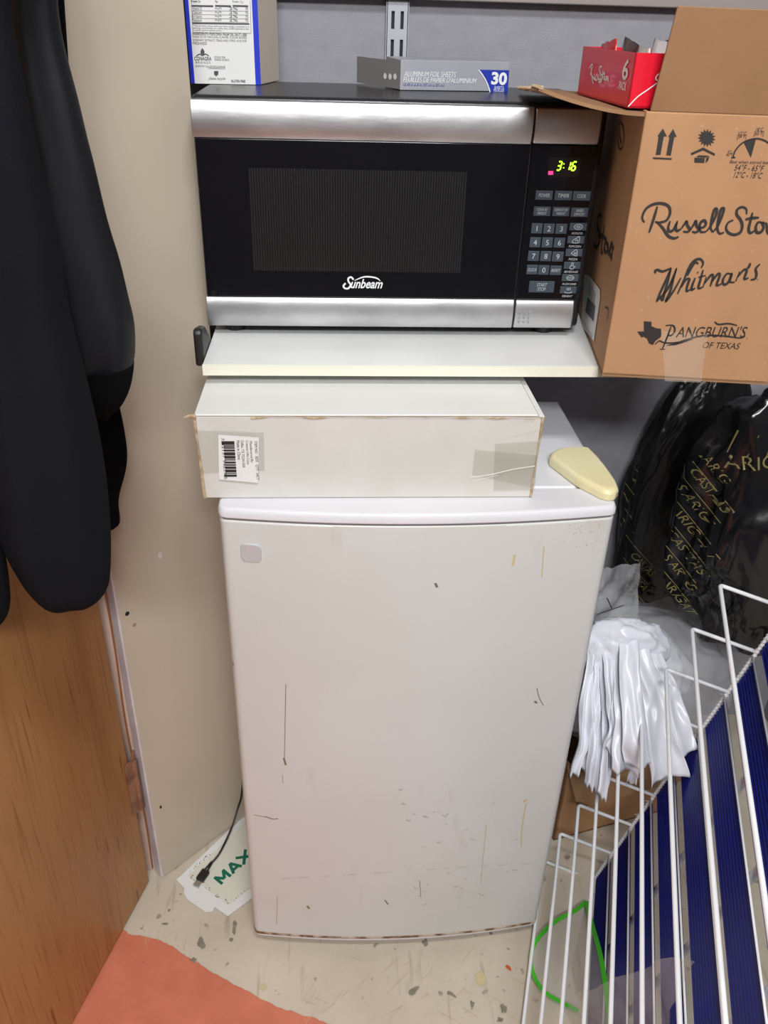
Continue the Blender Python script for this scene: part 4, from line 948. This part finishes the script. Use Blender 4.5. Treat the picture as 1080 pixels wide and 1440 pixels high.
def drape(top, botm, wt, wb_, seed, pleat=3, bulge=.03, amp=.006):
    top = V(top); botm = V(botm)
    def fn(u, v):
        c = top.lerp(botm, v); c.y -= bulge * math.sin(math.pi * v * .75); w = wt + (wb_ - wt) * v ** .8
        w *= 1 + .10 * noise.noise(V((v * 3.5, seed, 4)))
        s = (u - .5)
        z_ = .006 * noise.noise(V((u * 2.2, seed, 9))) * v + .008 * (u - .5) * math.sin(seed * 3) * v * 3
        return c + X * (s * w + .008 * noise.noise(V((v * 3.5, seed, 0)))) + Y * (amp * (abs(math.sin(u * pleat * math.pi + seed + v * 1.8)) * 2 - 1) * (.5 + v) + .010 * noise.noise(V((u * 3, v * 5, seed)))) + Z * z_
    return G().grid(fn, 36, 40)
def dpx(t, yt, b, yb): return at(*t, 1, yt), at(*b, 1, yb)
for i, (t, yt, b, yb, wt, w2, pl_) in enumerate([((846, 905), .165, (812, 1072), .100, .034, .040, 3), ((856, 912), .155, (824, 1092), .085, .030, .024, 3), ((860, 915), .145, (841, 1104), .070, .022, .018, 2),
        ((868, 915), .140, (853, 1040), .088, .030, .018, 1), ((890, 915), .138, (872, 1070), .066, .036, .044, 1), ((892, 905), .130, (893, 1062), .052, .026, .040, 1), ((888, 935), .150, (884, 1086), .088, .02, .016, 1),
        ((900, 905), .138, (934, 1080), .050, .036, .052, 1), ((912, 910), .152, (950, 1046), .074, .036, .044, 1)]):
    a = at(t[0], t[1], 1, yt); a.y = .186 + .002 * (i % 4); b = at(*b, 1, yb)
    place('bag_handle', drape(a, b, wt, w2, i * 2.3 + 1, pl_, .034, .0045), m_wbag, wbn, smooth_=True, thick=.0006)
# grid lines on clear sheet
cs = thing('grid_sheet', 'clear plastic sheet with dark grid lines tucked behind the white shopping bags', 'plastic sheet', (.40, .26, .45))
def gp(px, py, y=.195): return at(px, py, 1, y)
g = G(); c4 = [gp(846, 800, .20), gp(900, 790, .26), gp(895, 885, .26), (gp(826, 930, .20))]
def shf(u, v):
    p = c4[0].lerp(c4[1], u).lerp(c4[3].lerp(c4[2], u), v); return p + Y * (.012 * noise.noise(p * 30) + .004 * noise.noise(p * 90))
g.grid(shf, 24, 24)
place('film', g, m_clear, cs, smooth_=True)
zg = lambda x, y: (720 + x / 3, 820 + y / 3)
place_each('grid_line', ([G().ribbon([gp(*zg(*p)) - Y * .001, gp(*zg(*q)) - Y * .001], .0018, -Y) for p, q in [((355, 132), (470, 92)), ((345, 207), (428, 174)), ((326, 280), (356, 268)), ((400, 60), (420, 105)), ((345, 190), (350, 215))]]), m_ink, cs)

# big black bag
bk = crumple((.775, .235, .65), (.300, .094, .335), 1.7, 6, .04, .15, .80, 54, .26); clampx(.41, .445)(bk)
for p in bk.v:
    if p.z > .925: p.z = .925 + (p.z - .925) * .1
bb = thing('black_garbage_bag', 'large glossy black plastic bag heaped above the white bags at right', 'garbage bag', (.745, .235, .40))
place('bag_film', bk, m_bag, bb, smooth_=True)
# dark sheer bag with gold print at its left
sb = crumple((.575, .448, .60), (.095, .043, .25), 6.4, 6, .05, .12, .85, 60, .14); clampx(.385, .30)(sb)
for p in sb.v:
    p.x += max(0, p.z - .60) * .14 - max(0, .55 - p.z) * .02
    if p.z > .925: p.z = .925 + (p.z - .925) * .1
gb = thing('gold_print_bag', 'dark sheer bag with gold lettering slumped behind the fridge beside the black garbage bag', 'gift bag', (.575, .42, .36))
place('bag_film', sb, m_bagd, gb, smooth_=True)
tree = BVHTree.FromPolygons([tuple(p) for p in (sb.v + bk.v)], [tuple(f) for f in sb.f] + [tuple(i + len(sb.v) for i in f) for f in bk.f])
def wrap(g, off=.0008):
    "press a flat print onto the bag skin along its own facing direction (towards +y)"
    keep = G(); pos = []
    for p in g.v:
        o = V((p.x, -.1, p.z)); h = tree.ray_cast(o, V((0, 1, 0)))
        pos.append(V((p.x, h[0].y - off, p.z)) if h[0] is not None else None)
    idx = {}
    for f in g.f:
        if all(pos[i] is not None for i in f) and max(pos[i].y for i in f) - min(pos[i].y for i in f) < .02:
            keep.add([pos[i] for i in f], [list(range(len(f)))])
    return keep
words = ['ARIGATO', 'CASTAS A', 'ARIGATO', 'CASTAS']
def wrtext(t, px, py, ang, h, y=.3):
    p = at(px, py, 1, y); R_ = V((math.cos(ang), 0, math.sin(ang))); U_ = V((-math.sin(ang), 0, math.cos(ang)))
    cu = text_g(t, p, R_, U_, height=h, off=0)
    # refine long edges a little by splitting is unnecessary at this letter size
    return cu
gg = []
rowspec = [(936, 585, 'ARIG'), (924, 606, 'CASTAS'), (914, 636, 'S ARIG'), (910, 668, 'ARIGAT'), (904, 700, 'CASTAS'), (900, 732, 'S ARIG'), (898, 764, 'ARIGAT'), (894, 796, 'CASTAS'), (892, 828, 'ARIGAT'), (890, 856, 'CASTA'), (905, 880, 'RIG')]
for i, (px, py, t) in enumerate(rowspec):
    gg.append(wrtext(t, px, py, -.8, .0135, .38))
    p = at(px - 6, py + 9, 1, .38); q = p + V((math.cos(-.8), 0, math.sin(-.8))) * .075
    gg.append(G().ribbon([p.lerp(q, k / 12) for k in range(13)], .0013, -Y))
for i, (px, py, t) in enumerate([(872, 730, 'ARIGA'), (876, 700, 'CAST')]):
    gg.append(wrtext(t, px, py, -1.15, .012, .4))
place('gold_lettering', wrap(merge(*gg)), m_gold, gb)['label'] = 'dull gold slanting words'
gx = merge(wrtext('ARIGATO', 985, 620, .22, .020), *[G().ribbon([V(p) for p in [at(x, 600, 1, .3), at(x + 14, 570, 1, .3)]], .0012, -Y) for x in (990, 1010, 1030)])
place('gold_lettering', wrap(gx), m_gold, bb)
# grey-white folded board seen between the slats
0 and tag(place('grey_board', G().prism([(.60, .02, .001), (.86, -.30, .001), (.872, -.29, .001), (.612, .03, .001)], (.02, .015, .5)), mat('grey_board', rgb(170, 172, 180), .6), None, V((.73, -.13, 0)), bevel=.003), 'plain light grey board standing behind the blue slats of the rack', 'board')
for o in list(bpy.data.objects):
    if 'o_' in o: del o['o_']
for M in bpy.data.materials:
    if '_' in M: del M['_']
